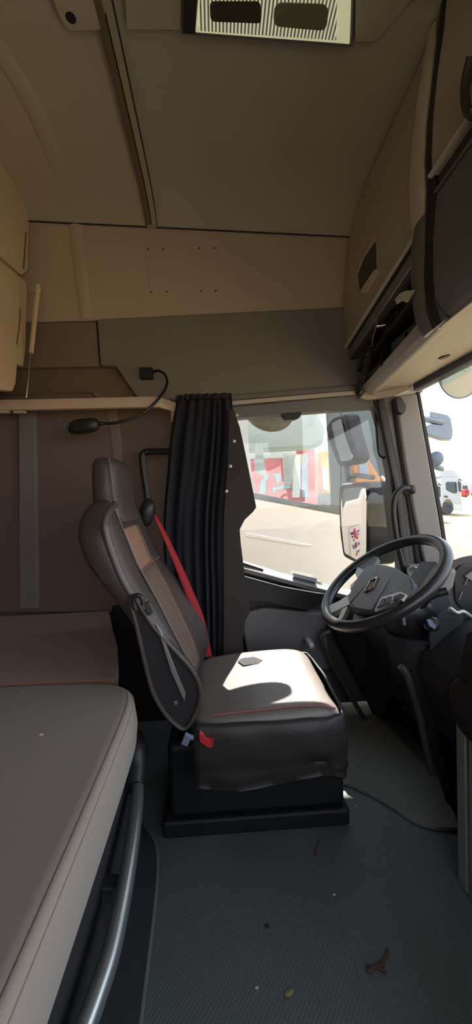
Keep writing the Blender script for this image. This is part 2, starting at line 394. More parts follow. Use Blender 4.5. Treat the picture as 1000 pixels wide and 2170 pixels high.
# ================================================================== OVERHEAD CONSOLE
PROF = [(.628, 2.19), (.618, 2.10), (.597, 1.98), (.584, 1.86), (.581, 1.78), (.583, 1.72), (.591, 1.614), (.612, 1.53), (.638, 1.46), (.671, 1.40)]
def px_at(z):
    for (x0, z0), (x1, z1) in zip(PROF, PROF[1:]):
        if z1 <= z <= z0: return x0 + (x1 - x0) * (z0 - z) / (z0 - z1)
    return PROF[0][0] if z > PROF[0][1] else PROF[-1][0]
def slant(y): return max(0, min(1.08, (1.7 - y) / .7))
def lift(z): return max(0, 1 - abs(z - 1.614) / .2)
def bow(z): return .01 + .075 * max(0, min(1, (1.64 - z) / .22))
def warp(p):
    """the console is bowed: towards the middle of the cab it comes further back and its door edge rises"""
    t = slant(p.y); return V((p.x - bow(p.z) * t, p.y, p.z + .065 * t * lift(p.z)))
def atf(px, py, out=0.0):
    x = .57
    for _ in range(10):
        p = at(px, py, x=x); t = slant(p.y); z = p.z
        for _ in range(4): z = p.z - .065 * t * lift(z)
        x = px_at(z) - bow(z) * t - out
    return p
YN = 1.02
oc = thing('overhead_console', 'beige overhead storage console above the driver with an open radio shelf', 'overhead console', (.75, 1.35, 1.40))
def wf(name, bm, m, parent, **k):
    for v in bm.verts: v.co = warp(v.co)
    return finish(name, bm, m, parent, **k)
def extr(prof, y0, y1, n=8):
    rows = [[V((x, y0 + (y1 - y0) * k / n, z)) for x, z in prof] for k in range(n + 1)]
    bm, vs = grid_bm(rows, closed=True); bm.faces.new(vs[0]); bm.faces.new(vs[-1][::-1]); return bm
def face(z0, z1, out, n=12, back=.30):
    zs = [z0 + (z1 - z0) * k / n for k in range(n + 1)]
    return [(px_at(z) - out, z) for z in zs] + [(px_at(z0) + back, z1), (px_at(z0) + back, z0)]
wf('locker_door', extr(face(2.185, 1.620, 0), 1.695, YN), beige, oc, bevel=.006)
def fslab(name, px, out, depth, m, parent, r=0, bevel=.002):
    q = [atf(a, b, out) for a, b in px]
    if r: q = rnd(q, r)
    return finish(name, slab_bm(q, (depth, 0, 0)), m, parent, bevel=bevel)
fslab('handle_recess', [(795, 512), (796, 565), (775, 612), (762, 618), (758, 582), (770, 548)], .003, .02, dkgrey, oc, r=.006)
fslab('handle_lip', [(793, 571), (796, 578), (771, 622), (763, 616)], .010, .02, beigelt, oc, r=.002)
finish('handle_rim', tube_bm([atf(795, 497, .002), atf(783, 525, .002), atf(764, 560, .002), atf(759, 575, .002)], .003, 8), beigelt, oc)
def tw(name, z, dx, r, m, flat=1, y1=None):
    return wf(name, tube_bm([V((px_at(z) + dx, y, z)) for y in (1.69, 1.5, 1.35, 1.2, y1 or YN + .02)], r, 8, flat=flat), m, oc)
wf('shelf_housing', extr([(px_at(1.612) + .004, 1.612), (px_at(1.56) + .004, 1.556), (px_at(1.56) + .03, 1.556), (px_at(1.56) + .04, 1.60), (.82, 1.60), (.82, 1.612)], 1.695, YN), dkgrey, oc, bevel=.003)
tw('shelf_lip', 1.614, -.004, .008, beigelt)
wf('shelf_strip', extr([(px_at(1.592) - .003, 1.592), (px_at(1.562) - .003, 1.562), (px_at(1.562) + .012, 1.562), (px_at(1.592) + .012, 1.592)], 1.69, YN + .04), darksil, oc, bevel=.004)
wf('shelf_back', extr([(.78, 1.61), (.78, 1.43), (.80, 1.43), (.80, 1.61)], 1.69, YN + .01), softblk, oc)
wf('shelf_board', extr([(px_at(1.435) + .02, 1.437), (px_at(1.435) + .03, 1.425), (.80, 1.425), (.80, 1.437)], 1.69, YN + .01), black, oc)
wf('shelf_divider', extr([(px_at(1.505) + .012, 1.511), (px_at(1.505) + .012, 1.503), (.80, 1.503), (.80, 1.511)], 1.69, YN + .06), black, oc, bevel=.001)
wf('shelf_partition', box_bm((px_at(1.5) + .02, 1.394, 1.43), (.80, 1.406, 1.60)), black, oc)
wf('lower_lip', extr([(px_at(1.437), 1.437), (px_at(1.41), 1.41), (px_at(1.40) + .012, 1.394), (px_at(1.40) + .032, 1.394), (px_at(1.40) + .032, 1.43), (px_at(1.437) + .02, 1.437)], 1.695, YN - .01), beige, oc, bevel=.005)
U = [V((.685, 1.69, 1.399)), V((.60, YN - .02, 1.399)), V((.595, .3, 1.400)), V((.595, -.6, 1.40)), ] + [V((WT.x - .012 + .02 * (1 - ((y - .52) / 1.14) ** 2), y, 1.436)) for y in (-.6, -.2, .2, .5, .8, 1.1, 1.35, 1.55)] + [V((.876, 1.69, 1.436))]
def ua(px, py):
    n = (U[-1] - U[0]).cross(U[1] - U[0]).normalized(); return at(px, py, pl=(U[0], n)), n
st(finish('trim_13', slab_bm(U, (0, 0, .012)), under, bevel=.003))
hp, hn = ua(941, 753)
if hn.z > 0: hn = -hn
tag(finish('grommet', lathe_bm(hp + hn * .006, hn, [(.018, -.012), (.018, .001), (.015, .002), (.011, .001), (.002, .001)], 20), rubber), 'small dark round grommet in the beige underside above the windscreen', 'grommet')
st(pslab('trim_14', [(763, 842), (779, 847), (823, 843), (868, 826), (880, 812), (850, 812), (786, 816)], dict(y=1.665), (0, .03, 0), under, bevel=.003))
pe = [V((px_at(z) - .004, YN + .022, z)) for z in [2.19, 2.1, 2.0, 1.9, 1.8, 1.72, 1.632]]
wf('door_edge', tube_bm(pe, [.02, .034, .038, .04, .04, .04, .04], 14, flat=.35), beigelt, oc)
pe = [V((px_at(z) - .0, YN + .010, z)) for z in [1.625, 1.6, 1.57, 1.53, 1.49, 1.45, 1.42, 1.395]]
wf('shelf_end', tube_bm(pe, [.036, .04, .042, .042, .042, .04, .038, .03], 14, flat=.5), greyp, oc)
wf('end_panel', box_bm((px_at(1.5) + .02, YN - .008, 1.44), (.82, YN + .012, 2.18)), greyp, oc)
gp = [V((px_at(z) + .012, YN - .035, z)) for z in [2.19, 2.05, 1.9, 1.8, 1.7, 1.6, 1.5, 1.44, 1.40]]
gb_ = tube_bm(gp, .026, 10, flat=.9)
for v in gb_.verts: v.co = warp(v.co)
st(finish('trim_12', gb_, mat('navy black gap', srgb(30, 32, 40), .5)))

# things on the shelf
rd = thing('radio_set', 'black cb radio with coiled cord pushed in the right shelf bay near the grey end', 'radio', (.70, 1.2, 1.405))
pbox('radio_body', (.63, 1.10, 1.438), (.77, 1.36, 1.498), black, rd, bevel=.006)
for k, (y0, y1) in enumerate([(1.13, 1.22), (1.24, 1.33)]):
    pbox('display', (.624, y0, 1.456), (.632, y1, 1.484), slate, rd, bevel=.001)
for k in range(4):
    finish('button', lathe_bm((.63, 1.12 + k * .07, 1.448), (-1, 0, 0), [(.005, 0), (.005, .005), (.004, .006)], 10), darksil, rd)
finish('trim_strip', tube_bm([V((.627, y, 1.441)) for y in (1.11, 1.24, 1.35)], .0025, 6), silver, rd)
rd2 = thing('tachograph', 'black slot unit with silver line in the left shelf bay by the side wall', 'tachograph', (.70, 1.53, 1.405))
pbox('body', (.66, 1.42, 1.438), (.79, 1.67, 1.496), black, rd2, bevel=.006)
pbox('slot', (.654, 1.45, 1.466), (.662, 1.63, 1.471), silver, rd2, bevel=.001)
for k in range(3):
    pbox('button', (.655, 1.47 + k * .06, 1.446), (.662, 1.50 + k * .06, 1.456), darksil, rd2, bevel=.001)
rd3 = thing('switch_unit', 'black switch unit with small chrome plug in the upper shelf bay', 'switch unit', (.68, 1.2, 1.52))
pbox('body', (.616, 1.08, 1.53), (.75, 1.38, 1.585), black, rd3, bevel=.005)
for k in range(5):
    pbox('switch', (.610, 1.10 + k * .05, 1.542), (.619, 1.135 + k * .05, 1.568), softblk, rd3, bevel=.002)
finish('plug', lathe_bm((.616, 1.36, 1.56), (-1, .3, 0), [(.008, 0), (.008, .012), (.006, .014), (.006, .034), (.004, .036)], 12), chrome, rd3)
cp = [atf(845, 622, .03), atf(868, 616, .03), atf(878, 617, .03), atf(870, 640, .03), atf(858, 640, .03), atf(846, 640, .03), atf(838, 646, .03), atf(836, 632, .03)]
pc = [atf(877, 616, .03), atf(862, 642, .03), atf(852, 638, .03), atf(840, 646, .03), atf(836, 635, .03), atf(846, 622, .03), atf(858, 617, .03)]
tag(finish('paper_card', slab_bm(pc, (.004, 0, .002)), paper, bevel=.0005), 'curled cream paper card sticking out of the radio shelf', 'card')
# coiled cord of the handset
hel = cat([atf(784, 733, .02), atf(782, 750, .028), atf(778, 770, .03), atf(772, 790, .028), atf(766, 808, .026), atf(757, 832, .03)], 30)
path = []
N = len(hel)
for i, p in enumerate(hel):
    a = i * .92 * 1.0
    path.append(p + V((-math.cos(a) * .0095, math.sin(a) * .0095, .002 * math.sin(a))))
cc = thing('coiled_cord', 'black coiled handset cord hanging from the radio shelf to the window header', 'cord', hel[-1])
finish('coil', tube_bm(cat(path, 3), .0028, 6), black, cc)
finish('straight_lead', tube_bm(cat([atf(803, 650, .01), atf(797, 690, .018), atf(790, 715, .022), atf(789, 728, .02), atf(791, 732, .02), atf(784, 733, .02)], 8), .0022, 6), darksil, cc)
finish('cord_end', lathe_bm(hel[-1], (hel[-1] - hel[-8]), [(.010, -.03), (.010, 0), (.007, .008)], 12), black, cc)

# ---- centre section of the overhead console
cc2 = thing('overhead_locker', 'large beige and grey locker at the right edge above the windscreen', 'overhead locker', (.75, .3, 1.34))
C0 = [(px_at(z) - .03, z) for z in [2.19, 2.1, 2.0, 1.9, 1.8]]
def fy(prof, out): return [(x - out, z) for x, z in prof]
upp = [(px_at(z) - .012, z) for z in (2.19, 2.1, 2.0, 1.9, 1.8, 1.75, 1.715)] + [(.86, 1.715), (.86, 2.19)]
wf('locker_door', extr(upp, .965, -.6), beige, cc2, bevel=.008)
mid = [(px_at(1.71) - .0, 1.71), (px_at(1.66) - .0, 1.66), (.86, 1.66), (.86, 1.71)]
wf('divider_strip', extr(mid, .96, -.6), dkgrey, cc2, bevel=.003)
wf('door_lip', tube_bm([V((px_at(1.72) - .014, y, 1.718)) for y in (.965, .5, 0, -.6)], .008, 8), beigelt, cc2)
wf('door_lip', tube_bm([V((px_at(1.66) - .006, y, 1.66)) for y in (.965, .5, 0, -.6)], .005, 8), darksil, cc2)
lowp = [(px_at(z) - .004, z) for z in (1.657, 1.62, 1.55, 1.48, 1.44)] + [(px_at(1.40) + .005, 1.412), (px_at(1.40) + .02, 1.404), (px_at(1.40) + .03, 1.445), (.80, 1.465), (.80, 1.657)]
wf('lower_door', extr(lowp, .965, -.6), mat('grey locker door', srgb(122, 122, 122), .7, bump=.15, bscale=500, var=.05), cc2, bevel=.006)
finish('door_latch', tube_bm(cat(ats([(1000, 120), (990, 160), (986, 200), (990, 235), (1002, 250)], x=.552), 6), .012, 8, flat=.5), dkgrey, cc2)
pslab('latch_recess', [(1040, 110), (1000, 118), (982, 175), (984, 222), (996, 244), (1040, 250)], dict(x=.560), (.02, 0, 0), dkgrey, cc2, r=.01)
pslab('latch_rim', [(1030, 225), (1000, 234), (992, 242), (996, 248), (1030, 246)], dict(x=.549), (.02, 0, 0), beigelt, cc2, bevel=.002)
tag(finish('crumpled_foil', ell_bm(at(962, 668, y=1.03), ((.014, 0, 0), (0, .01, 0), (0, 0, .009)), 8, 6), chrome), 'crumpled silver scrap wedged under the dark gap between lockers', 'foil scrap')

# ================================================================== CEILING FITTINGS
cr = thing('ceiling_rail', 'long grey curtain track running across the ceiling to the side wall', 'rail', (-.26, 1.3, ZC - .02))
def rail_path(dx): return cat([V((-.232 + dx, y, ZC + z)) for y, z in ((.3, -.012), (.9, -.012), (1.40, -.012), (1.53, -.016), (1.60, -.028), (1.65, -.046), (1.678, -.062), (1.686, -.070))], 8)
trk = mat('track metal', srgb(196, 190, 172), .4, metal=.3, var=.05)
bronze = mat('track bronze', srgb(128, 120, 98), .45, metal=.3, var=.05)
for nm, a0, a1, mm_, dp in (('track', .002, .021, trk, .010), ('track_cover', -.021, -.002, bronze, .009), ('track_groove', -.023, .023, rubber, .003)):
    rows = []
    for p in rail_path(0):
        nrm = V((0, 0, -1)) if p.y < 1.5 else V((0, -.35, -.9)) if p.y < 1.62 else V((0, -.7, -.7)) if p.y < 1.67 else V((0, -.9, -.4))
        nrm.normalize(); q = p - nrm * .012
        rows.append([q + V((a0, 0, 0)), q + V((a0, 0, 0)) + nrm * (.012 + dp), q + V((a1, 0, 0)) + nrm * (.012 + dp), q + V((a1, 0, 0))])
    bm, vs = grid_bm(rows, closed=True); bm.faces.new(vs[0]); bm.faces.new(vs[-1][::-1])
    finish(nm, bm, mm_, cr, smooth=20)
pbox('end_stop', (-.250, 1.680, ZC - .080), (-.214, 1.696, ZC - .070), trk, cr, bevel=.002)

zc = ZC - .035
cl = thing('roof_hatch', 'ribbed pale green roof hatch with two dark cells at the top', 'roof hatch', at(580, 60, z=zc))  # translucent roof hatch, its daylight built as a glow
def cpoly(px, z): return ats(px, z=z)
finish('surround', slab_bm(cpoly([(388, -60), (752, -60), (748, 102), (384, 74)], zc + .012), (0, 0, .02)), greyp, cl, bevel=.004)
finish('side_shade', slab_bm(cpoly([(392, -60), (424, -60), (414, 74), (388, 72)], zc), (0, 0, .015)), black, cl, bevel=.003)
finish('frame', slab_bm(cpoly([(424, -60), (746, -60), (741, 95), (414, 70)], zc), (0, 0, .015)), hatchw, cl, bevel=.003)
finish('diffuser', slab_bm(cpoly([(428, -60), (716, -60), (712, 86), (420, 66)], zc - .003), (0, 0, .004)), ribm, cl, bevel=.001)
finish('dark_cell', slab_bm(rnd(cpoly([(444, 4), (552, 4), (554, 50), (446, 46)], zc - .005), .012), (0, 0, .003)), hatchdk, cl)
finish('grey_cell', slab_bm(rnd(cpoly([(582, 6), (697, 10), (692, 66), (578, 56)], zc - .005), .02), (0, 0, .003)), hatchgr, cl)
t = thing('ceiling_cover', 'beige ceiling cover with a small black hole left of the track', 'ceiling cover', at(180, 40, z=ZC - .02))
finish('cover', slab_bm(rnd(cpoly([(90, -60), (232, -60), (219, 63), (146, 65), (128, 38)], ZC - .02), .004), (0, 0, .03)), liner, t, bevel=.005)
finish('hole', lathe_bm(at(150, 37, z=ZC - .019), (0, 0, -1), [(.013, 0), (.013, .001), (.009, .002)], 16), rubber, t)
tag(finish('ceiling_cover', slab_bm(rnd(cpoly([(262, -60), (386, -60), (384, 64), (268, 64)], ZC - .015), .004), (0, 0, .02)), liner, bevel=.005), 'plain square ceiling cover between the track and the roof hatch', 'ceiling cover')
tag(finish('ceiling_cover', slab_bm(rnd(cpoly([(752, -60), (930, -60), (862, 14), (800, 88), (780, 92), (750, 90)], ZC - .015), [0, 0, 0, .02, .02, .006]), (0, 0, .02)), liner, bevel=.005), 'ceiling cover with slanted corner right of the roof hatch', 'ceiling cover')

# ================================================================== LEFT: UPPER LOCKER / BUNK, STRUT, RAIL
XB = -.73
ub = thing('rear_locker', 'beige upper rear locker at the left edge below the ceiling', 'locker', at(30, 580, x=XB))
pslab('locker_body', [(62, 470), (58, 425), (40, 392), (0, 338), (-260, 0), (-260, 352), (0, 541), (48, 583), (60, 575)], dict(x=XB), (-.28, 0, 0), bunkm, ub, bevel=.008, seg=3)
pslab('hinge_slot', [(55, 490), (57, 490), (52, 570), (49, 570)], dict(x=XB + .002), (-.01, 0, 0), mat('slot shade', srgb(120, 100, 72), .7), ub, bevel=.001)
lb = thing('folded_bunk', 'folded beige upper bunk at the left edge under the rear locker', 'bunk', at(30, 830, x=XB))
pslab('bunk_shell', [(58, 602), (52, 592), (0, 549), (-260, 358), (-260, 686), (0, 826), (28, 830), (34, 815), (38, 772), (50, 778), (55, 745), (57, 660)], dict(x=XB + .004), (-.26, 0, 0), bunkm, lb, bevel=.007, seg=3)
pslab('bunk_panel', [(10, 582), (12, 600), (4, 800), (-260, 640), (-260, 420), (0, 572)], dict(x=XB + .008), (-.01, 0, 0), bunkm, lb, bevel=.003)
finish('strap_slot', tube_bm(cat(ats([(43, 655), (41, 690), (36, 728)], x=XB + .006), 6), .003, 6), mat('strap', srgb(138, 112, 78), .7), lb)
for a, b in ((43, 650), (38, 732)):
    finish('screw', lathe_bm(at(a, b, x=XB + .004), (1, 0, 0), [(.006, 0), (.006, .003), (.003, .004)], 10), trk, lb)
gs = thing('gas_strut', 'slim beige gas strut with steel rod beside the folded bunk', 'gas strut', at(55, 845, y=1.56))
A, B, Cc = at(80, 615, y=1.55), at(66, 748, y=1.55), at(55, 843, y=1.55)
finish('cylinder', tube_bm([A, B], .0085, 12), bunkm, gs)
finish('rod', tube_bm([B, Cc], .0035, 10), rodm, gs)
finish('top_joint', lathe_bm(A, B - A, [(.006, -.022), (.010, -.018), (.011, 0), (.011, .012), (.0085, .014)], 14), bunkm, gs)
finish('pivot_pin', tube_bm([A + V((-.04, .02, .012)), A + V((.02, 0, .004))], .004, 8), chrome, gs)
rl = thing('curtain_rail', 'beige bar running along the sleeper side wall to the curtain', 'rail', at(180, 855, y=1.6))
rp = cat(ats([(-80, 862), (0, 860), (150, 857), (320, 853)], y=1.57) + [at(345, 856, y=1.58), at(365, 862, y=1.61), at(376, 868, y=1.66)], 8)
rows = [[p + V((0, -.012, -.02)), p + V((0, -.016, -.012)), p + V((0, -.016, .012)), p + V((0, -.012, .02)), p + V((0, .012, .02)), p + V((0, .012, -.02))] for p in rp]
bm, vs = grid_bm(rows, closed=True); bm.faces.new(vs[0]); bm.faces.new(vs[-1][::-1])
finish('bar', bm, railm, rl)
pslab('end_bracket', [(362, 870), (374, 870), (374, 893), (370, 893), (369, 884), (366, 884), (366, 893), (362, 893)], dict(y=1.60), (0, .012, 0), beigelt, rl, bevel=.001)
for a in (8, 42):
    pbox('glide', tuple(at(a - 12, 873, y=1.57) + V((0, -.01, -.006))), tuple(at(a + 12, 873, y=1.57) + V((0, .01, .004))), beigelt, rl, bevel=.002)
finish('support_post', tube_bm([at(6, 826, y=1.58), at(8, 850, y=1.58)], .006, 8), rodm, rl)

# reading lamp
lp = thing('reading_lamp', 'black gooseneck reading lamp bent down from the grey wall band', 'lamp', at(310, 790, y=1.68))
pslab('base', [(295, 778), (323, 777), (324, 801), (296, 802)], dict(y=1.665), (0, .03, 0), black, lp, r=.006, bevel=.004)
neck = cat([at(322, 788, y=1.66), at(338, 786, y=1.63), at(352, 798, y=1.60), at(352, 820, y=1.57), at(330, 852, y=1.53), at(295, 880, y=1.51), at(250, 895, y=1.50), at(212, 898, y=1.50)], 10)
finish('gooseneck', tube_bm(neck, .0058, 10), black, lp)
hc = at(178, 903, y=1.50); hx = (at(210, 899, y=1.5) - at(146, 907, y=1.5)) * .5
finish('lamp_head', ell_bm(hc, (hx, (0, .028, 0), (0.003, 0, .028)), 22, 12, .62), black, lp)
finish('lens_rim', tube_bm(cat(ats([(144, 893), (138, 898), (137, 908), (144, 916)], y=1.50), 6), .005, 8), greyp, lp)
finish('neck_collar', lathe_bm(at(212, 898, y=1.5), hx, [(.007, -.012), (.0085, -.01), (.0085, .01), (.007, .012)], 12), black, lp)

# B pillar handle
gh = thing('grab_rail', 'black angled grab handle on the wall behind the driver seat headrest', 'grab handle', at(310, 1090, y=1.62))
finish('bar', tube_bm(cat(ats([(400, 957), (355, 957), (318, 957), (303, 962), (302, 985), (310, 1040), (318, 1110)], y=1.63), 6), [.014] * 37, 10), black, gh)
finish('bolt', lathe_bm(at(310, 957, y=1.615), (0, -1, 0), [(.005, 0), (.005, .003), (.002, .004)], 10), dkgrey, gh)

# ================================================================== CURTAIN
cu = thing('curtain', 'navy black pleated curtain hanging between the driver seat and the window', 'curtain', at(430, 1395, y=1.52))
Lp = [(374, 842), (368, 880), (360, 930), (354, 1000), (347, 1080), (346, 1160), (352, 1240), (360, 1330), (370, 1420)]
Rp = [(490, 834), (493, 872), (492, 930), (487, 1000), (480, 1080), (478, 1160), (480, 1240), (480, 1330), (478, 1420)]
Lc = cat([at(a, b, y=1.53) for a, b in Lp], 4); Rc = cat([at(a, b, y=1.53) for a, b in Rp], 4)
rows = []
NP = 72
for i, (a, b) in enumerate(zip(Lc, Rc)):
    v = i / (len(Lc) - 1); row = []
    for k in range(NP + 1):
        u = k / NP; p = a.lerp(b, u)
        ph = 2 * math.pi * (6 * u + .28 * math.sin(7.3 * u + 1) + .15 * math.sin(17 * u)) + .5 * math.sin(v * 3 + u * 5)
        amp = (.006 + .009 * min(1, v * 3)) * (.75 + .4 * math.sin(u * 9 + 1))
        if v < .06: amp *= .5; 
        p = p + V((0, math.sin(ph) * amp + .006 * math.sin(u * 41 + v * 3), .0))
        row.append(p)
    rows.append(row)
bm, _ = grid_bm(rows); finish('pleated_cloth', bm, navy, cu, solid=.003, smooth=80)
fl = [(486, 868), (495, 868), (508, 905), (520, 960), (532, 1020), (543, 1075), (536, 1085), (518, 1102), (508, 1122), (510, 1150), (515, 1190), (522, 1250), (529, 1300), (520, 1315), (514, 1360), (520, 1420), (474, 1420), (474, 1240), (474, 1100), (482, 980)]
pts = ats(fl, y=1.50)
finish('flap', slab_bm(pts, (0, .004, 0)), navy2, cu, bevel=.001)
for a, b in ((496, 935), (488, 988), (480, 1041)):
    finish('press_stud', lathe_bm(at(a, b, y=1.499), (0, -1, 0), [(.0065, 0), (.0065, .002), (.003, .004)], 12), stud, cu)
hd = cat([at(374, 846, y=1.51), at(400, 841, y=1.505), (at(440, 840, y=1.505)), at(489, 838, y=1.51)], 8)
finish('gathered_heading', tube_bm(hd, [.016 + .004 * math.sin(i * 2.1) for i in range(len(hd))], 10, flat=.6, upv=(0, 0, 1)), navy, cu)

# ================================================================== BED
MT = .50
mt = thing('mattress', 'wide grey brown mattress along the left side', 'mattress', (-.6, .4, .385))
edge = cat([V((-.215, .05, 0)), V((-.212, .3, 0)), V((-.210, .6, 0)), V((-.212, .85, 0)), V((-.222, .93, 0)), V((-.245, .975, 0)), V((-.29, 1.0, 0)), V((-.40, 1.015, 0)), V((-.7, 1.02, 0)), V((-.975, 1.02, 0))], 8)
def mat_bm(edge, zt, zb, xb, yc=9):
    rows = []
    n = len(edge)
    for i, p in enumerate(edge):
        t = (edge[min(i + 1, n - 1)] - edge[max(i - 1, 0)]).normalized(); nrm = V((t.y, -t.x, 0))
        col = []
        for off, z in ((-.12, zt + .010), (-.05, zt + .007), (-.018, zt + .001), (-.004, zt - .010), (0, zt - .022), (.003, (zt + zb) / 2), (0, zb + .02), (-.012, zb + .004), (-.06, zb)):
            col.append(p + nrm * off + V((0, 0, z)))
        rows.append([V((xb, min(p.y, yc), zt + .010))] + col + [V((xb, min(p.y, yc), zb))])
    bm, vs = grid_bm(rows); return bm
finish('mattress_pad', slab_bm([p + V((-.004, 0, .385)) for p in edge] + [V((-1.0, 1.02, .385)), V((-1.0, .05, .385))], (0, 0, MT + .006 - .385)), mattm, mt, bevel=.022, seg=5, smooth=50)
sd = [p + V((.0045, 0, 0)) for p in edge[:4]]
rows = []
n = len(edge)
for i, p in enumerate(edge[:-18]):
    t = (edge[min(i + 1, n - 1)] - edge[max(i - 1, 0)]).normalized(); nrm = V((t.y, -t.x, 0))
    rows.append([p + nrm * o + V((0, 0, z)) for o, z in ((-.012, MT + .002), (-.004, MT - .004), (.003, MT - .014), (.008, .445), (.004, .405), (-.010, .386))])
bm, _ = grid_bm(rows); finish('side_border', bm, mattside, mt, solid=.003, smooth=60)
finish('seam', tube_bm([p + V((.001, 0, MT - .010)) for p in edge[:-18]], .0028, 6), mattside, mt)
tag(finish('crumb', ell_bm(at(87, 1557, z=MT + .012), ((.005, 0, 0), (0, .003, 0), (0, 0, .002)), 8, 5), crumbm), 'small pale crumb lying on the grey brown mattress', 'crumb')
m2 = thing('mattress', 'narrow brown mattress section behind the driver seat', 'mattress', (-.6, 1.35, .44))
edge2 = cat([V((-.285, 1.022, 0)), V((-.291, 1.05, 0)), V((-.311, 1.147, 0)), V((-.338, 1.25, 0)), V((-.39, 1.4, 0)), V((-.48, 1.67, 0))], 8)
finish('mattress_pad', slab_bm([p + V((0, 0, .44)) for p in edge2] + [V((-1.0, 1.67, .44)), V((-1.0, 1.022, .44))], (0, 0, MT + .004 - .44)), brownm, m2, bevel=.022, seg=5, smooth=50)

bb = thing('bunk_base', 'black lower bunk base with curved silver grab bar under the mattress', 'bunk base', (-.5, .5, 0))
bp = cat([V((-.19, -.1, 0)), V((-.175, .4, 0)), V((-.178, .75, 0)), V((-.195, 1.0, 0)), V((-.25, 1.10, 0)), V((-.31, 1.2, 0)), V((-.38, 1.4, 0)), V((-.46, 1.68, 0))], 6)
rows = [[p + V((-.10, 0, .383)), p + V((-.06, 0, .36)), p + V((-.05, 0, .12)), p + V((-.03, 0, .05)), p + V((0, 0, .035)), p + V((.002, 0, .02)), p + V((0, 0, .001))] for p in bp]
bm, _ = grid_bm(rows); finish('front_panel', bm, softblk, bb, solid=.004, smooth=40)
pbox('base_top', (-1.0, -.1, .355), (-.34, 1.02, .382), softblk, bb, bevel=0)
finish('rear_shade_slab', slab_bm([p + V((-.004, 0, .385)) for p in edge2] + [V((-1.0, 1.67, .385)), V((-1.0, 1.022, .385))], (0, 0, .054)), rubber, bb)  # black slab under a thinned pad, standing in for shade there
finish('kick_edge', tube_bm([p + V((.003, 0, .03)) for p in bp[:24]], .005, 6), darksil, bb)
gb = cat([at(292, 1655, z=.30), at(288, 1720, z=.30), at(270, 1850, z=.30), at(240, 2000, z=.30), at(202, 2120, z=.30), at(160, 2230, z=.30), at(110, 2360, z=.30)], 8)
gb = gb + [gb[-1] + V((-.004, -.03, 0)), gb[-1] + V((-.03, -.06, 0)), gb[-1] + V((-.08, -.075, 0))]
finish('grab_bar', tube_bm(gb, .0145, 14), alu, bb)
e0 = gb[0]
capp = cat([e0 + V((-.006, -.02, .0)), e0 + V((-.012, .02, .02)), e0 + V((-.02, .05, .045)), e0 + V((-.035, .075, .05)), e0 + V((-.06, .08, .04))], 6)
finish('bar_cap', tube_bm(capp, [.026 + .010 * math.sin(i / len(capp) * 3) for i in range(len(capp))], 12), black, bb)
for t_ in (1900, 2060):
    q = at({1900: 232, 2060: 150}[t_], t_, z=.25)
    pbox('hinge', tuple(q + V((-.02, -.015, -.05))), tuple(q + V((.015, .015, .03))), dkgrey, bb)

# ================================================================== DRIVER SEAT
YS = 1.19
se = thing('driver_seat', 'dark leather driver seat with high back, brown insert and red belt', 'seat', (.1, YS, 0))
def interp(tab, z):
    for a, b in zip(tab, tab[1:]):
        if a[0] >= z >= b[0]:
            t = (a[0] - z) / (a[0] - b[0]); t = t * t * (3 - 2 * t) if False else t
            return [a[i] + (b[i] - a[i]) * t for i in range(len(a))]
    return tab[0] if z > tab[0][0] else tab[-1]
# z, front x, back x, half width, bolster
BT = [(.985, -.300, -.335, .10, 0), (.965, -.285, -.350, .185, 0), (.93, -.268, -.362, .222, -.006), (.88, -.252, -.365, .238, -.012), (.82, -.232, -.345, .240, -.010), (.76, -.208, -.305, .240, -.004), (.70, -.176, -.262, .238, .006), (.64, -.150, -.228, .236, .018), (.56, -.118, -.190, .232, .034), (.50, -.095, -.165, .226, .042), (.44, -.080, -.145, .215, .036), (.385, -.075, -.125, .20, .01)]
def xfront(y, z):
    z_, xf, xb, w, bo = interp(BT, z); u = abs(y - YS) / w
    return xf + bo * min(1, u) ** 3 - .012 * max(0, 1 - (u / .7) ** 2) if u < 1 else xf
rows = []
for k in range(31):
    z = .985 - (.985 - .385) * k / 30
    _, xf, xb, w, bo = interp(BT, z); ring = []
    for j in range(-10, 11):
        u = j / 10; y = YS + w * (math.sin(u * math.pi / 2) * .55 + u * .45) * (1.13 if u > 0 else 1)
        uu = min(1, abs(y - YS) / w)
        x = xf + bo * uu ** 3 - .012 * max(0, 1 - (uu / .7) ** 2) - (.022 if abs(j) == 10 else .006 if abs(j) == 9 else 0)
        ring.append(V((x, y, z)))
    for j in range(10, -11, -1):
        u = j / 10; y = YS + w * u * .985 * (1.13 if u > 0 else 1); uu = abs(u)
        ring.append(V((xb + .022 * uu ** 4, y, z)))
    rows.append(ring)
bm, vs = grid_bm(rows, closed=True); bm.faces.new(vs[0]); bm.faces.new(vs[-1][::-1])
finish('backrest', bm, leather, se, subd=1, smooth=70)
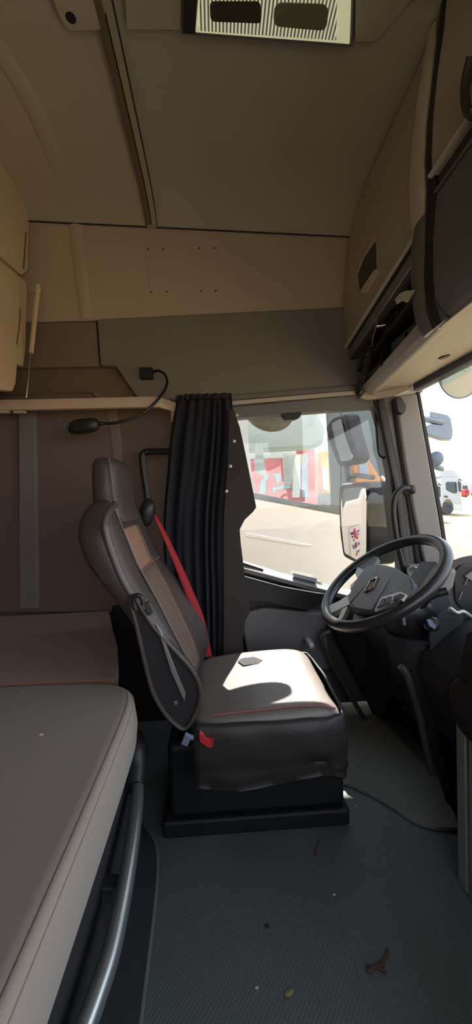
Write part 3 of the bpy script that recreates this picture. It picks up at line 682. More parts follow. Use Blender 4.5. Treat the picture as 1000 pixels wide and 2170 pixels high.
# headrest
HT = [(1.10, -.300, -.325, .085), (1.094, -.286, -.342, .105), (1.075, -.278, -.350, .114), (1.04, -.275, -.352, .118), (1.0, -.274, -.352, .121), (.96, -.268, -.350, .125), (.93, -.26, -.345, .12), (.905, -.258, -.34, .10)]
rows = []
for k in range(25):
    z = 1.10 - (1.10 - .905) * k / 24
    _, xf, xb, w = interp(HT, z); ring = []
    for j in range(28):
        a = 2 * math.pi * j / 28; c, s = math.cos(a), math.sin(a); f = lambda q, p: math.copysign(abs(q) ** p, q)
        ring.append(V(((xf + xb) / 2 + (xf - xb) / 2 * f(c, .55) , YS + .016 + (w + .016) * f(s, .6), z)))
    rows.append(ring)
bm, vs = grid_bm(rows, closed=True); bm.faces.new(vs[0]); bm.faces.new(vs[-1][::-1])
hr = finish('headrest', bm, leather, se, subd=1, smooth=70)
finish('piping', tube_bm(cat([V((-.292, YS - .112, z)) + V((.014 * (1.1 - z) / .17, -.006 * (1.1 - z) / .17, 0)) for z in (1.092, 1.05, 1.0, .95, .93)], 5), .0022, 6), piping, hr)
# inserts
def patch(name, ys, z0, z1, m, out=.003, n=14, ny=8):
    rows = []
    for k in range(n + 1):
        z = z0 + (z1 - z0) * k / n; ya, yb = ys(z)
        rows.append([V((xfront(y, z) + out, y, z)) for y in [ya + (yb - ya) * j / ny for j in range(ny + 1)]])
    bm, _ = grid_bm(rows); return finish(name, bm, m, se, solid=.004, smooth=70)
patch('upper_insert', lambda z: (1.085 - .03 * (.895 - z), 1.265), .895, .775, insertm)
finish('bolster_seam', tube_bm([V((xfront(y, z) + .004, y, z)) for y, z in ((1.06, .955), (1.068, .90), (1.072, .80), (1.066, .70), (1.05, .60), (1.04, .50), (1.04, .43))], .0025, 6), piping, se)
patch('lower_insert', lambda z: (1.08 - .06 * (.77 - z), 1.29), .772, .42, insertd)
finish('seam', tube_bm([V((xfront(y, .773) + .005, y, .773)) for y in (1.082, 1.13, 1.18, 1.23, 1.265, 1.32, 1.37)], .0018, 6), insertm, se)
finish('seam', tube_bm([V((xfront(1.27, z) + .005, 1.27, z)) for z in (.89, .8, .7, .6, .5, .42)], .0018, 6), insertm, se)
# piping round the near bolster
pp = ats([(247, 1066), (232, 1082), (223, 1108), (226, 1135), (240, 1180), (262, 1232), (298, 1290), (332, 1335), (372, 1385), (404, 1420)], y=.955)
finish('bolster_piping', tube_bm(cat(pp, 6), .009, 10), piping, se)
# folded armrest with its loop and strap
ap = [(283, 1262), (300, 1290), (330, 1334), (372, 1380), (404, 1416), (421, 1448), (424, 1480), (414, 1512), (394, 1543), (372, 1535), (345, 1505), (322, 1460), (304, 1390), (288, 1320), (278, 1280)]
finish('armrest', slab_bm(cat(ats(ap, y=.935), 3, True), (0, .03, 0)), softblk, se, bevel=.008, seg=3)
finish('armrest_rim', tube_bm(cat(ats(ap, y=.932), 4, True), .0055, 8, closed=True), leather, se)
pslab('armrest_strap', [(330, 1322), (340, 1335), (372, 1420), (393, 1470), (391, 1488), (384, 1474), (362, 1424)], dict(y=.927), (0, .008, 0), darksil, se, bevel=.002)
finish('belt_guide', tube_bm(cat(ats([(288, 1292), (283, 1275), (288, 1262), (300, 1266), (304, 1282)], y=.925), 5), .006, 8), black, se)
pslab('belt_tongue', [(304, 1278), (316, 1276), (326, 1298), (316, 1306), (308, 1296)], dict(y=.922), (0, .012, 0), dkgrey, se, bevel=.002)
finish('pivot', lathe_bm(at(372, 1488, y=.935), (0, -1, 0), [(.006, 0), (.006, .004), (.003, .006)], 12), insertd, se)
# shoulder belt outlet + red belt
finish('belt_outlet', ell_bm(at(312, 1086, y=1.40), ((.024, 0, -.012), (0, .035, 0), (.014, 0, .048)), 16, 10, .8), black, se)
la = ats([(325, 1092), (350, 1150), (384, 1235), (410, 1310), (424, 1370), (428, 1400)], y=1.40); lb_ = ats([(333, 1094), (362, 1150), (400, 1232), (432, 1310), (446, 1375), (452, 1402)], y=1.42)
bm, _ = grid_bm([[a, a.lerp(b, .5), b] for a, b in zip(cat(la, 6), cat(lb_, 6))]); finish('belt', bm, redbelt, se, solid=.003, smooth=70)
finish('belt_anchor', ell_bm(at(438, 1412, y=1.40), ((.03, 0, 0), (0, .02, 0), (0, 0, .02)), 12, 8, .7), redbelt, se)
# cushion: horizontal-ish loft along x
rows = []
YC = 1.168
CT = [(-.10, .395, .30, .20), (-.06, .412, .29, .225), (0, .418, .28, .235), (.10, .424, .275, .238), (.20, .428, .275, .238), (.26, .426, .278, .235), (.295, .412, .285, .225), (.312, .385, .295, .21), (.316, .34, .30, .195)]
for x, zt, zb, w in CT:
    ring = []
    for j in range(-10, 11):
        u = j / 10; bol = (.016 if u < 0 else .010) * abs(u) ** 4
        zz = zt - .006 + bol * (1 if abs(u) < .9 else .6) - (.022 if abs(j) == 10 else .002 if abs(j) == 9 else 0)
        ring.append(V((x, YC + w * .92 * u, zz)))
    for j in range(10, -11, -2): ring.append(V((x, YC + w * .92 * j / 10, zb)))
    rows.append(ring)
rows = [[V(p) for p in r] for r in rows]
bm, vs = grid_bm(rows, closed=True); bm.faces.new(vs[0]); bm.faces.new(vs[-1][::-1])
finish('cushion', bm, leather2, se, subd=2, smooth=70)
sk = cat([V((-.08, YS - .242, 0)), V((.05, YS - .248, 0)), V((.2, YS - .248, 0)), V((.28, YS - .242, 0)), V((.317, YS - .20, 0)), V((.325, YS, 0)), V((.315, YS + .14, 0)), V((.27, YS + .19, 0)), V((-.08, YS + .19, 0))], 8)
rows = []
for z, o in ((.404, -.012), (.396, -.003), (.37, .001), (.33, .003), (.30, .001), (.285, -.004), (.272, .002), (.262, -.006), (.25, .0), (.238, -.012)):
    r_ = []
    for i, p in enumerate(sk):
        t = (sk[min(i + 1, len(sk) - 1)] - sk[max(i - 1, 0)]).normalized(); nrm = V((t.y, -t.x, 0))
        r_.append(p + nrm * (o + .002 * math.sin(i * .7 + z * 60)) + V((0, 0, z - (.012 * math.sin(i * .25) if z < .29 else 0))))
    rows.append(r_)
bm, _ = grid_bm(rows); finish('seat_skirt', bm, skirtm, se, solid=.004, smooth=70)
pbox('suspension_box', (-.17, 1.09, .05), (.345, 1.38, .27), rubber, se, bevel=.02)  # seat base, widened and blackened to stand in for the shadow beneath
pbox('seat_foot', (-.19, 1.08, 0), (.355, 1.39, .05), rubber, se, bevel=.01)
finish('cushion_seam', tube_bm([V((x, YS - .222, z)) for x, z in ((-.03, .419), (.08, .425), (.18, .430), (.25, .428), (.285, .416))], .003, 6), mat('red brown piping', srgb(140, 90, 78), .6), se)
pslab('worn_patch', [(503, 1402), (512, 1396), (550, 1392), (565, 1397), (548, 1408), (515, 1412)], dict(z=.417), (0, 0, .003), softblk, se, r=.01, bevel=.001)
pslab('grey_clip', [(392, 1556), (411, 1565), (408, 1570), (403, 1569), (397, 1583), (383, 1578)], dict(y=.930), (0, .012, 0), clipm, se, bevel=.002)
pslab('red_buckle', [(422, 1555), (430, 1558), (434, 1567), (446, 1572), (452, 1570), (450, 1584), (440, 1584), (424, 1572)], dict(y=.928), (0, .014, 0), redp, se, r=.002, bevel=.002)
finish('white_tag', ell_bm(at(733, 1578, y=.98), ((.004, 0, 0), (0, .006, 0), (.001, 0, .014)), 8, 6), white, se)

# ================================================================== STEERING WHEEL
WC = V((.514, 1.20, .692)); WN = V((-.575, -.055, .816)).normalized(); E1 = WN.cross(V((1, 0, 0))).normalized(); E2 = WN.cross(E1) * -1
if E2.z < 0: E2 = -E2
sw = thing('steering_wheel', 'black steering wheel with grey hub and diamond emblem', 'steering wheel', WC)
RR = .207
ring = [WC + (E1 * math.cos(a) + E2 * math.sin(a)) * RR for a in [2 * math.pi * k / 72 for k in range(72)]]
finish('rim', tube_bm(ring, .018, 14, closed=True), mat('rim leather', srgb(44, 43, 44), .3, bump=.15, bscale=300, var=.1), sw)
PLW = (WC + WN * .012, WN)
def wslab(name, px, m, up=.0, thick=-.02, r=0, bevel=.003, parent=sw):
    pl_ = (WC + WN * up, WN)
    pts = [at(a, b, pl=pl_) for a, b in px]
    if r: pts = rnd(pts, r)
    return finish(name, slab_bm(pts, WN * thick), m, parent, bevel=bevel)
wslab('hub', [(740, 1270), (736, 1282), (748, 1291), (790, 1294), (830, 1285), (870, 1262), (882, 1240), (868, 1220), (838, 1201), (812, 1195), (790, 1194), (775, 1202)], greyp, .018, -.05, r=.012, bevel=.008)
wslab('airbag_cover', [(745, 1278), (754, 1288), (788, 1292), (800, 1262), (822, 1224), (818, 1212), (802, 1211), (788, 1222), (770, 1246)], greyp, .024, -.015, r=.008, bevel=.004)
wslab('hub_side', [(737, 1268), (740, 1278), (770, 1245), (796, 1214), (797, 1198), (778, 1198), (750, 1235)], greyp, .021, -.015, r=.004, bevel=.003)
em = [(773, 1253), (785, 1229), (801, 1222), (803, 1226), (792, 1244), (778, 1254)]
wslab('emblem', [(769, 1254), (782, 1228), (800, 1220), (804, 1224), (792, 1247), (776, 1256)], black, .026, -.006, bevel=.001)
pl_ = (WC + WN * .028, WN)
dm = [at(a, b, pl=pl_) for a, b in ((774, 1253), (784, 1231), (800, 1223), (791, 1245))]
ie = sum(dm, V((0, 0, 0))) / 4
finish('emblem_diamond', tube_bm([p + (q - p) * k / 4 for p, q in zip(dm, dm[1:] + dm[:1]) for k in range(4)], .0028, 6, closed=True), chrome, sw)
wslab('button_frame', [(792, 1294), (806, 1266), (848, 1253), (862, 1259), (852, 1272), (836, 1270)], silver, .026, -.008, bevel=.002)
for q in ([(797, 1288), (808, 1269), (817, 1266), (812, 1282)], [(815, 1281), (820, 1265), (829, 1263), (824, 1277)], [(832, 1272), (833, 1263), (848, 1257), (856, 1260), (848, 1266)]):
    wslab('button', q, dkgrey, .029, -.006, bevel=.001)
wslab('spoke', [(694, 1284), (742, 1262), (742, 1280), (700, 1300)], silver, .006, -.018, r=.004, bevel=.004)
wslab('spoke', [(752, 1204), (776, 1170), (800, 1180), (790, 1206), (770, 1214)], dkgrey, .004, -.018, r=.004, bevel=.004)
wslab('spoke', [(866, 1228), (892, 1190), (925, 1190), (884, 1250)], dkgrey, .0, -.018, r=.004, bevel=.004)
wslab('spoke', [(752, 1290), (800, 1288), (790, 1325), (745, 1325)], black, .0, -.018, r=.004, bevel=.004)
wslab('switch_pad', [(752, 1214), (758, 1202), (773, 1208), (768, 1226), (757, 1226)], white, .02, -.02, r=.004, bevel=.002)
wslab('switch_pad', [(742, 1240), (757, 1226), (762, 1229), (752, 1240), (742, 1248)], silver, .016, -.015, r=.003, bevel=.002)
wslab('switch_pad', [(713, 1318), (728, 1283), (737, 1286), (722, 1316)], silver, .004, -.015, r=.003, bevel=.002)
wslab('hub_flash', [(866, 1222), (882, 1238), (875, 1246), (872, 1234)], clipm, .021, -.01, bevel=.002)

# ================================================================== DASHBOARD
da = thing('dashboard', 'dark grey dashboard with instrument hood below the windscreen', 'dashboard', (.9, .6, 0))
# top deck
rows = []
for k in range(14):
    y = 1.66 - 2.26 * k / 13; bul = .20 * (1 - ((y - .52) / 1.14) ** 2)
    xe = WB.x + bul + .03
    rows.append([V((xe, y, WB.z - .01)), V((xe - .12, y, .655)), V((.80, y, .645)), V((.745, y, .62)), V((.735, y, .56)), V((.79, y, .50)), V((xe, y, .50))])
bm, vs = grid_bm(rows, closed=True); bm.faces.new(vs[0]); bm.faces.new(vs[-1][::-1])
finish('top_deck', bm, dkgrey, da, smooth=45)
pbox('dash_core', (.80, -.6, .30), (1.15, 1.62, .56), softblk, da)
# lower fascia (knee side) from the deck down to the floor
fp = [(.745, .62), (.66, .57), (.575, .50), (.565, .45), (.60, .36), (.66, .22), (.72, .08), (.745, .0)]
fp2 = [(.745, .62), (.60, .56), (.475, .48), (.455, .43), (.50, .33), (.57, .18), (.63, .05), (.65, .0)]
rows = []
for k in range(21):
    t = k / 20; y = 1.64 - t * .74
    w = max(0, min(1, (1.64 - y - .02) / .09)); w = w * w * (3 - 2 * w)
    rows.append([V((a[0] * w + b[0] * (1 - w), y, a[1] * w + b[1] * (1 - w))) for a, b in zip(fp, fp2)])
bm, _ = grid_bm(rows); finish('knee_panel', bm, softblk, da, solid=.006, smooth=60)
finish('panel_edge', tube_bm(cat(ats([(700, 1338), (684, 1346), (681, 1358), (700, 1402), (740, 1470), (775, 1530), (790, 1560)], y=1.58), 6), .010, 8), dkgrey, da)
# column shroud + pedal housing
cs = [(WC - WN * .03, .045), (WC - WN * .09, .075), (WC - WN * .17, .085), (WC - WN * .24 + V((.0, 0, -.02)), .08)]
bm = tube_bm([c[0] for c in cs], [c[1] for c in cs], 14, upv=(0, 1, 0)); finish('column_shroud', bm, black, da, smooth=60)
pp = cat([V((.60, 1.16, .52)), V((.60, 1.15, .42)), V((.635, 1.14, .30)), V((.675, 1.13, .16)), V((.70, 1.12, .02))], 6)
finish('column_gaiter', tube_bm(pp, [.085 - .0022 * i for i in range(len(pp))], 12, upv=(0, 1, 0)), softblk, da, smooth=60)
finish('gaiter_rib', tube_bm(cat(ats([(848, 1412), (862, 1432), (884, 1500), (900, 1570), (916, 1640)], y=1.05), 6), [.010] * 25, 8), dkgrey, da)
finish('ignition_lock', lathe_bm(at(913, 1322, y=1.05), (-.7, -.6, .3), [(.02, -.02), (.02, .006), (.014, .01), (.013, .022), (.009, .024)], 16), black, da)
pslab('key', [(905, 1314), (914, 1315), (924, 1328), (922, 1334), (910, 1327)], dict(y=1.02), (0, .008, 0), clipm, da, r=.003, bevel=.001)
pslab('lock_lever', [(852, 1300), (858, 1303), (861, 1325), (856, 1327)], dict(y=1.08), (0, .012, 0), darksil, da, bevel=.002)
# instrument hood
hp = ats([(938, 1222), (950, 1190), (985, 1178), (1060, 1180), (1100, 1196), (1100, 1340), (1000, 1322), (960, 1290), (948, 1270)], y=1.10)
finish('instrument_hood', slab_bm(rnd(hp, .02), (.16, .10, 0)), dkgrey, da, bevel=.012, seg=3)
hp = ats([(960, 1215), (975, 1196), (1060, 1198), (1090, 1300), (1000, 1304), (965, 1280)], y=1.093)
finish('instrument_panel', slab_bm(rnd(hp, .02), (.01, .02, 0)), black, da, bevel=.004)
for a, b in ((988, 1232), (976, 1262), (1010, 1250)):
    finish('gauge_mark', tube_bm(cat(ats([(a + 3, b - 8), (a, b), (a - 3, b + 8)], y=1.088), 4), .0016, 6), darksil, da)
pslab('hood_flank', [(936, 1213), (943, 1202), (963, 1212), (955, 1248), (938, 1262), (928, 1255)], dict(y=1.08), (.03, .03, 0), pillarm, da, r=.006, bevel=.004)
pslab('hood_tab', [(985, 1222), (1010, 1203), (1040, 1205), (1040, 1235), (1000, 1232)], dict(y=1.085), (0, .01, 0), pillarm, da, bevel=.002)
finish('trim_line', tube_bm(cat(ats([(953, 1288), (968, 1298), (982, 1296), (1000, 1308), (1030, 1328)], y=1.06), 6), .0055, 8), silver, da)
finish('stalk', tube_bm(cat([WC - WN * .06 + V((.03, -.06, 0)), at(892, 1284, y=1.10), at(915, 1262, y=1.06), at(948, 1252, y=1.04)], 6), [.009] * 12 + [.011] * 7, 10), black, da)
pslab('side_panel', [(905, 1340), (915, 1312), (945, 1296), (975, 1310), (1000, 1350), (1000, 1420), (910, 1420)], dict(y=1.06), (.05, .05, 0), softblk, da, r=.02, bevel=.01)
pslab('vent_box', [(866, 1200), (905, 1200), (922, 1216), (905, 1240), (872, 1235)], dict(y=1.52), (.02, .06, 0), greyp, da, r=.01, bevel=.006)
kb = at(876, 1212, y=1.50)
finish('vent_knob', lathe_bm(kb, (-.5, -.85, .1), [(.024, -.03), (.024, .008), (.020, .011), (.015, .009), (.002, .008)], 20), silver, da)
finish('knob', ell_bm(at(655, 1362, y=1.60), ((.014, 0, 0), (0, .05, 0), (0, 0, .012)), 12, 8, .6), stud, d)

# centre console block at the right edge
co = thing('centre_console', 'silver edged centre console at the right edge beside the footwell', 'console', (.7, .4, 0))
xc = .565
pbox('console_body', (xc + .012, -.5, 0), (.73, .895, .495), black, co, bevel=.01)
e = [V((xc, .90, z)) for z in (.0, .42)]
pbox('silver_trim', (xc - .004, .862, .0), (xc + .04, .90, .43), mat('console trim', srgb(172, 172, 162), .45, metal=.2, var=.05), co, bevel=.006)
pbox('bright_trim', (xc - .002, .848, .0), (xc + .02, .862, .42), alu, co, bevel=.003)
finish('knee_pad', ell_bm(V((xc + .015, .83, .46)), ((.035, 0, 0), (0, .10, -.02), (0, .02, .07)), 16, 10, .8), softblk, co)
pslab('switch_panel', [(968, 1500), (976, 1400), (990, 1340), (1040, 1330), (1040, 1520), (985, 1490)], dict(x=xc + .002), (.03, 0, 0), softblk, co, r=.01, bevel=.004)
for b in (1395, 1435, 1470):
    pslab('switch', [(992, b), (1012, b - 10), (1012, b + 12), (992, b + 20)], dict(x=xc - .003), (.01, 0, 0), softblk, co, bevel=.002)

# ================================================================== FLOOR MAT + LITTER
mp = cat(ats([(700, 1650), (738, 1660), (770, 1675), (800, 1690), (835, 1712), (870, 1735), (905, 1748), (940, 1754), (975, 1754)], z=.012), 5)
pts = mp + [V((.70, 1.18, .012)), V((.66, 1.62, .012)), V((.38, 1.62, .012)), V((.36, 1.36, .012))]
tag(finish('floor_mat', slab_bm(pts, (0, 0, -.0115)), mat('felt footwell mat', srgb(126, 122, 112), .95, bump=.4, bscale=300, var=.15), bevel=.003), 'grey felt footwell mat with curved edge under the dashboard', 'mat')
def litter(name, path, r, m, label, c):
    tag(finish(name, tube_bm(cat([p + V((0, 0, r * .8)) for p in ats(path, z=0)], 5), r, 6), m), label, c)
tw = thing('twig', 'dry forked brown twig lying on the rubber floor near the bottom right', 'twig', at(800, 2045, z=0))
for q in ([(778, 2055), (795, 2052), (808, 2046), (818, 2030), (822, 2016)], [(795, 2052), (810, 2058), (818, 2066)], [(808, 2046), (816, 2050)]):
    finish('branch', tube_bm(cat([p + V((0, 0, .0035)) for p in ats(q, z=0)], 5), .0032, 6), twigm, tw)
finish('branch_tip', ell_bm(at(783, 2055, z=.004), ((.008, 0, 0), (0, .006, 0), (0, 0, .004)), 8, 5), twigm, tw)
tag(finish('pebble', ell_bm(at(566, 1962, z=.004), ((.005, 0, 0), (0, .004, 0), (0, 0, .004)), 8, 6), rubber), 'tiny black pebble on the rubber floor', 'pebble')
tag(finish('dry_leaf', ell_bm(at(613, 2104, z=.003), ((.010, .003, 0), (0, .006, 0), (0, 0, .002)), 8, 5), mat('leaf', srgb(150, 135, 95), .8)), 'small dry tan leaf at the bottom middle of the floor', 'leaf')
tag(finish('crumb', ell_bm(at(544, 2093, z=.002), ((.004, 0, 0), (0, .003, 0), (0, 0, .002)), 8, 5), crumbm), 'pale crumb on the floor left of the tan leaf', 'crumb')
tag(finish('crumb', ell_bm(at(708, 1896, z=.002), ((.004, 0, 0), (0, .003, 0), (0, 0, .002)), 8, 5), crumbm), 'pale crumb in the middle of the rubber floor', 'crumb')
tag(finish('crumb', ell_bm(at(755, 1708, z=.002), ((.003, 0, 0), (0, .003, 0), (0, 0, .002)), 8, 5), crumbm), 'tiny white crumb beside the sunlit spot on the floor', 'crumb')
litter('dry_stalk', [(676, 1782), (674, 1795), (668, 1803), (670, 1815)], .0022, twigm, 'thin dark stalk on the floor below the seat', 'stalk')

# ================================================================== OUTSIDE
def ext_box(lo, hi, **k): return box_bm(lo, hi)
gz = -.80
bm = new_bm(); vs = [bm.verts.new(p) for p in ((-60, -60, gz), (250, -60, gz), (250, 300, gz), (-60, 300, gz))]; bm.faces.new(vs)
st(finish('ground', bm, grassm, smooth=0))

# mirrors of our own lorry
def view_mirror(name, label, glass_px, shell_px, y0, nrm, c, depth=.09):
    t = thing(name, label, 'mirror', at(*c, y=y0)); p0 = at(*c, y=y0); n = V(nrm).normalized()
    gp = rnd([at(a, b, pl=(p0, n)) for a, b in glass_px], .02)
    sp = rnd([at(a, b, pl=(p0 - n * .008, n)) for a, b in shell_px], .03)
    finish('mirror_glass', slab_bm(gp, -n * .004), mirrorm, t, smooth=0)
    finish('mirror_shell', slab_bm(sp, -n * depth), rubber, t, bevel=.015, seg=3)
    return t, p0, n
mn = (-.92, -.16, .0)
t1, mp0, mn0 = view_mirror('door_mirror', 'tall main door mirror showing the white lorry with its sticker', [(727, 1036), (772, 1031), (776, 1060), (775, 1190), (760, 1189), (730, 1172), (724, 1120), (722, 1070)], [(718, 1026), (776, 1020), (781, 1060), (780, 1200), (758, 1196), (726, 1180), (719, 1130), (716, 1060)], 2.02, mn, (750, 1110), .16)
t2, mp1, mn1 = view_mirror('wide_angle_mirror', 'small tilted wide angle mirror above the tall door mirror', [(702, 898), (722, 886), (730, 920), (747, 968), (744, 975), (722, 978), (712, 945)], [(688, 905), (704, 884), (732, 876), (740, 920), (756, 970), (748, 984), (716, 990), (700, 950)], 2.02, (-.90, -.22, -.05), (724, 935))
finish('mirror_arm', tube_bm(cat([at(790, 1012, y=1.85), at(760, 1008, y=1.98), at(745, 1010, y=2.03), at(733, 1012, y=2.03)], 6), .013, 8), slate, t1)
finish('mirror_arm', tube_bm([at(735, 985, y=2.06), at(740, 1020, y=2.06)], .02, 8), slate, t2)
kc = at(570, 868, y=1.84)
km = thing('kerb_mirror', 'round mirror showing dry grass at the top of the door window', 'mirror', kc)
rx = V((.118, 0, -.012)); rz = V((0, .03, .108))
fan = [kc + rx * math.cos(a) + rz * math.sin(a) for a in [2 * math.pi * k / 40 for k in range(40)]]
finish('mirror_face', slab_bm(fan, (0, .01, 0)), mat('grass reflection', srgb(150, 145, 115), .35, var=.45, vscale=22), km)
finish('mirror_shell', slab_bm([kc + V((0, .011, 0)) + (p - kc) * 1.02 for p in fan], (0, .03, .01)), slate, km, bevel=.01)

# neighbour lorry
nb = thing('parked_lorry', 'cream white lorry cab parked right beside the driver window', 'lorry', (.4, 3.4, gz))
YN2 = 2.95
pd = dict(y=YN2)
pslab('door_skin', [(478, 1040), (545, 1056), (720, 1089), (832, 1110), (838, 1700), (478, 1700)], pd, (0, .06, 0), cream, nb, bevel=.02, seg=3)
pslab('door_crease', [(520, 1128), (660, 1154), (662, 1158), (640, 1158), (520, 1138)], dict(y=YN2 - .006), (0, .02, 0), cream, nb, bevel=.008)
pbox('rear_flank', (-2.2, YN2 + .02, -.6), (.05, YN2 + .10, 1.9), slate, nb, bevel=.02)
pslab('lower_seal', [(500, 1036), (545, 1046), (720, 1079), (722, 1090), (545, 1057), (500, 1046)], dict(y=YN2 - .006), (0, .03, 0), slate, nb, bevel=.004)
pslab('side_window', [(440, 800), (735, 800), (722, 1085), (500, 1042), (440, 1030)], dict(y=YN2 + .03), (0, .006, 0), glass2, nb, bevel=0)
pslab('window_post', [(690, 800), (722, 800), (722, 1090), (706, 1086), (700, 960)], dict(y=YN2), (0, .06, 0), slate, nb, bevel=.006)
pslab('rear_post', [(420, 790), (516, 790), (528, 960), (540, 1050), (420, 1030)], dict(y=YN2 + .01), (0, .06, 0), palegrey, nb, bevel=.006)
pslab('headlining', [(440, 800), (650, 800), (680, 890), (690, 908), (684, 946), (600, 950), (440, 958)], dict(y=3.6), (0, .3, 0), palegrey, nb, r=.06, bevel=.02)
pslab('seat_belt_post', [(541, 916), (553, 915), (560, 975), (564, 1012), (541, 1000)], dict(y=3.5), (0, .05, 0), palegrey, nb, bevel=.01)
pslab('curtain_post', [(600, 958), (628, 956), (616, 1030), (604, 1026)], dict(y=4.0), (0, .05, 0), palegrey, nb, bevel=.01)
pslab('corner_glass', [(722, 800), (812, 800), (822, 960), (818, 1215), (722, 1200)], dict(y=YN2 + .01), (0, .04, 0), slate, nb, bevel=.006)
pslab('tan_seat', [(738, 935), (770, 932), (780, 970), (806, 1010), (812, 1040), (800, 1062), (760, 1060), (748, 985)], dict(y=YN2 - .06), (0, .07, 0), orange, nb, r=.03, bevel=.02)
pslab('blue_card', [(760, 975), (778, 972), (783, 1010), (762, 1012)], dict(y=YN2 - .07), (0, .02, 0), hazeblue, nb, bevel=.004)
finish('corner_edge', tube_bm(cat(ats([(806, 1010), (818, 1030), (823, 1080), (822, 1200), (815, 1300)], y=YN2 - .01), 6), .028, 10, flat=.7), cream, nb)
pslab('front_flank', [(824, 1080), (842, 1080), (850, 1400), (824, 1400)], pd, (0, .08, 0), cream, nb, bevel=.01)
pbox('roof_edge', (.0, YN2 + .03, 1.86), (.77, YN2 + .12, 2.12), cream, nb, bevel=.02)
pbox('fairing_or_sun_block', (.765, YN2 + .02, 2.235), (1.5, YN2 + .12, 2.76), cream, nb, bevel=.02, seg=3)  # unseen box, added to keep the sun off the cab floor
pbox('sun_block_top', (.80, YN2 + .02, 2.74), (1.5, YN2 + .10, 2.83), cream, nb, bevel=.01)  # unseen strip, added to block a stray sun spot
pbox('lower_body', (-.5, YN2 + .07, -.5), (1.4, 5.2, .5), slate, nb)
for wx in (.6,):
    finish('wheel', lathe_bm((wx, YN2 + .1, gz + .5), (0, -1, 0), [(.05, -.3), (.5, -.3), (.5, 0), (.3, .02), (.05, .0)], 24), tyre, nb)
pbox('far_flank', (-.5, 5.2, -.6), (1.2, 5.3, .88), palegrey, nb)
# sticker placed on the neighbour's flank where the tall mirror looks
def refl(px, py):
    p = at(px, py, pl=(mp0, mn0)); dd = (p - CAM).normalized(); rr = dd - mn0 * 2 * dd.dot(mn0)
    tt = (YN2 - p.y) / rr.y; return p + rr * tt
fp_ = [refl(a, b) for a, b in ((735, 1063), (762, 1056), (768, 1036), (790, 1030), (790, 1215), (752, 1210), (722, 1190), (724, 1120), (728, 1085))]
finish('side_fairing', slab_bm(fp_, (0, .05, 0)), cream, nb, bevel=.01)
stk = thing('sticker', 'blue and red emblem sticker with dark lettering on the white flank', 'sticker', refl(757, 1145))
def mslab(name, px, m, lift=.004):
    pts = [refl(a, b) + V((0, -lift, 0)) for a, b in px]
    return finish(name, slab_bm(pts, (0, .004, 0)), m, stk, smooth=0)

MS = [
 ([(742, 1129), (748, 1127), (748.5, 1132), (743, 1133.5)], bluem), ([(744.5, 1136), (747.5, 1135), (748, 1138.5), (745.5, 1140)], bluem),
 ([(748, 1143), (750, 1142.5), (750.5, 1146.5), (749, 1147)], bluem), ([(756, 1125.5), (761, 1122), (760, 1126), (756.5, 1128)], bluem),
 ([(757.5, 1131), (759.8, 1130), (759, 1134), (757.5, 1134.5)], bluem),
 ([(749.5, 1121), (751, 1119), (754.5, 1129), (755.5, 1136), (758.5, 1138), (758, 1142), (753, 1141), (750, 1138), (749, 1130)], redm),
 ([(752.5, 1148), (755, 1149), (757, 1155), (755.5, 1160.5), (754, 1158)], redm),
 ([(746.5, 1154), (749.5, 1158), (750.5, 1163), (749, 1163), (748, 1160)], bluem), ([(750.5, 1153), (752, 1152), (753.5, 1161), (752.5, 1162)], bluem),
 ([(758, 1150), (760.5, 1148), (762.5, 1152), (761, 1154), (759.5, 1155)], hazeblue),
 ([(754.5, 1168), (761, 1164), (761.5, 1168), (757, 1172), (755, 1173)], hazeblue), ([(754, 1174), (757, 1173), (756, 1177), (754.5, 1178)], redm),
]
for q, m_ in MS: mslab('emblem_mark', q, m_)
fr = [refl(a, b) + V((0, -.003, 0)) for a, b in ((742.5, 1180), (739, 1135), (739.5, 1117), (741, 1115), (761, 1111))]
finish('border_line', tube_bm(fr, .004, 6), palegrey, stk)

# round mirror with painted tan and green reflection, seen through the windscreen top
fc = at(974, 789, y=1.50)
fm = thing('front_mirror', 'round mirror with painted tan and green reflection outside the top of the windscreen', 'mirror', fc)
cx = V((.083, -.008, 0)); cz = V((0, 0, .101))
fan = [fc + cx * math.cos(a) + cz * math.sin(a) for a in [2 * math.pi * k / 48 for k in range(48)]]
nb_ = cx.cross(cz).normalized()
if nb_.dot(CAM - fc) < 0: nb_ = -nb_
finish('mirror_face', slab_bm(fan, -nb_ * .006), tanm, fm, smooth=0)
finish('mirror_rim', tube_bm(fan, .003, 6, closed=True), hazeblue, fm)
plf = (fc + nb_ * .002, nb_)
finish('green_reflection', slab_bm([at(a, b, pl=plf) for a, b in ((932, 798), (930.5, 790), (931, 780), (940, 762), (965, 748), (1000, 752), (1000, 784), (965, 802), (937, 817))], nb_ * .0005), greenm, fm, smooth=0)
for a in (951, 963, 987):
    c0 = at(a, 786 - (a - 951) * .18, pl=(fc + nb_ * .003, nb_))
    finish('letter', tube_bm([c0 + (cx.normalized() * math.cos(t * math.pi / 8) + cz.normalized() * math.sin(t * math.pi / 8)) * (.010 if a > 980 else .007) for t in range(16)], .0016, 6, closed=True), tanm, fm)

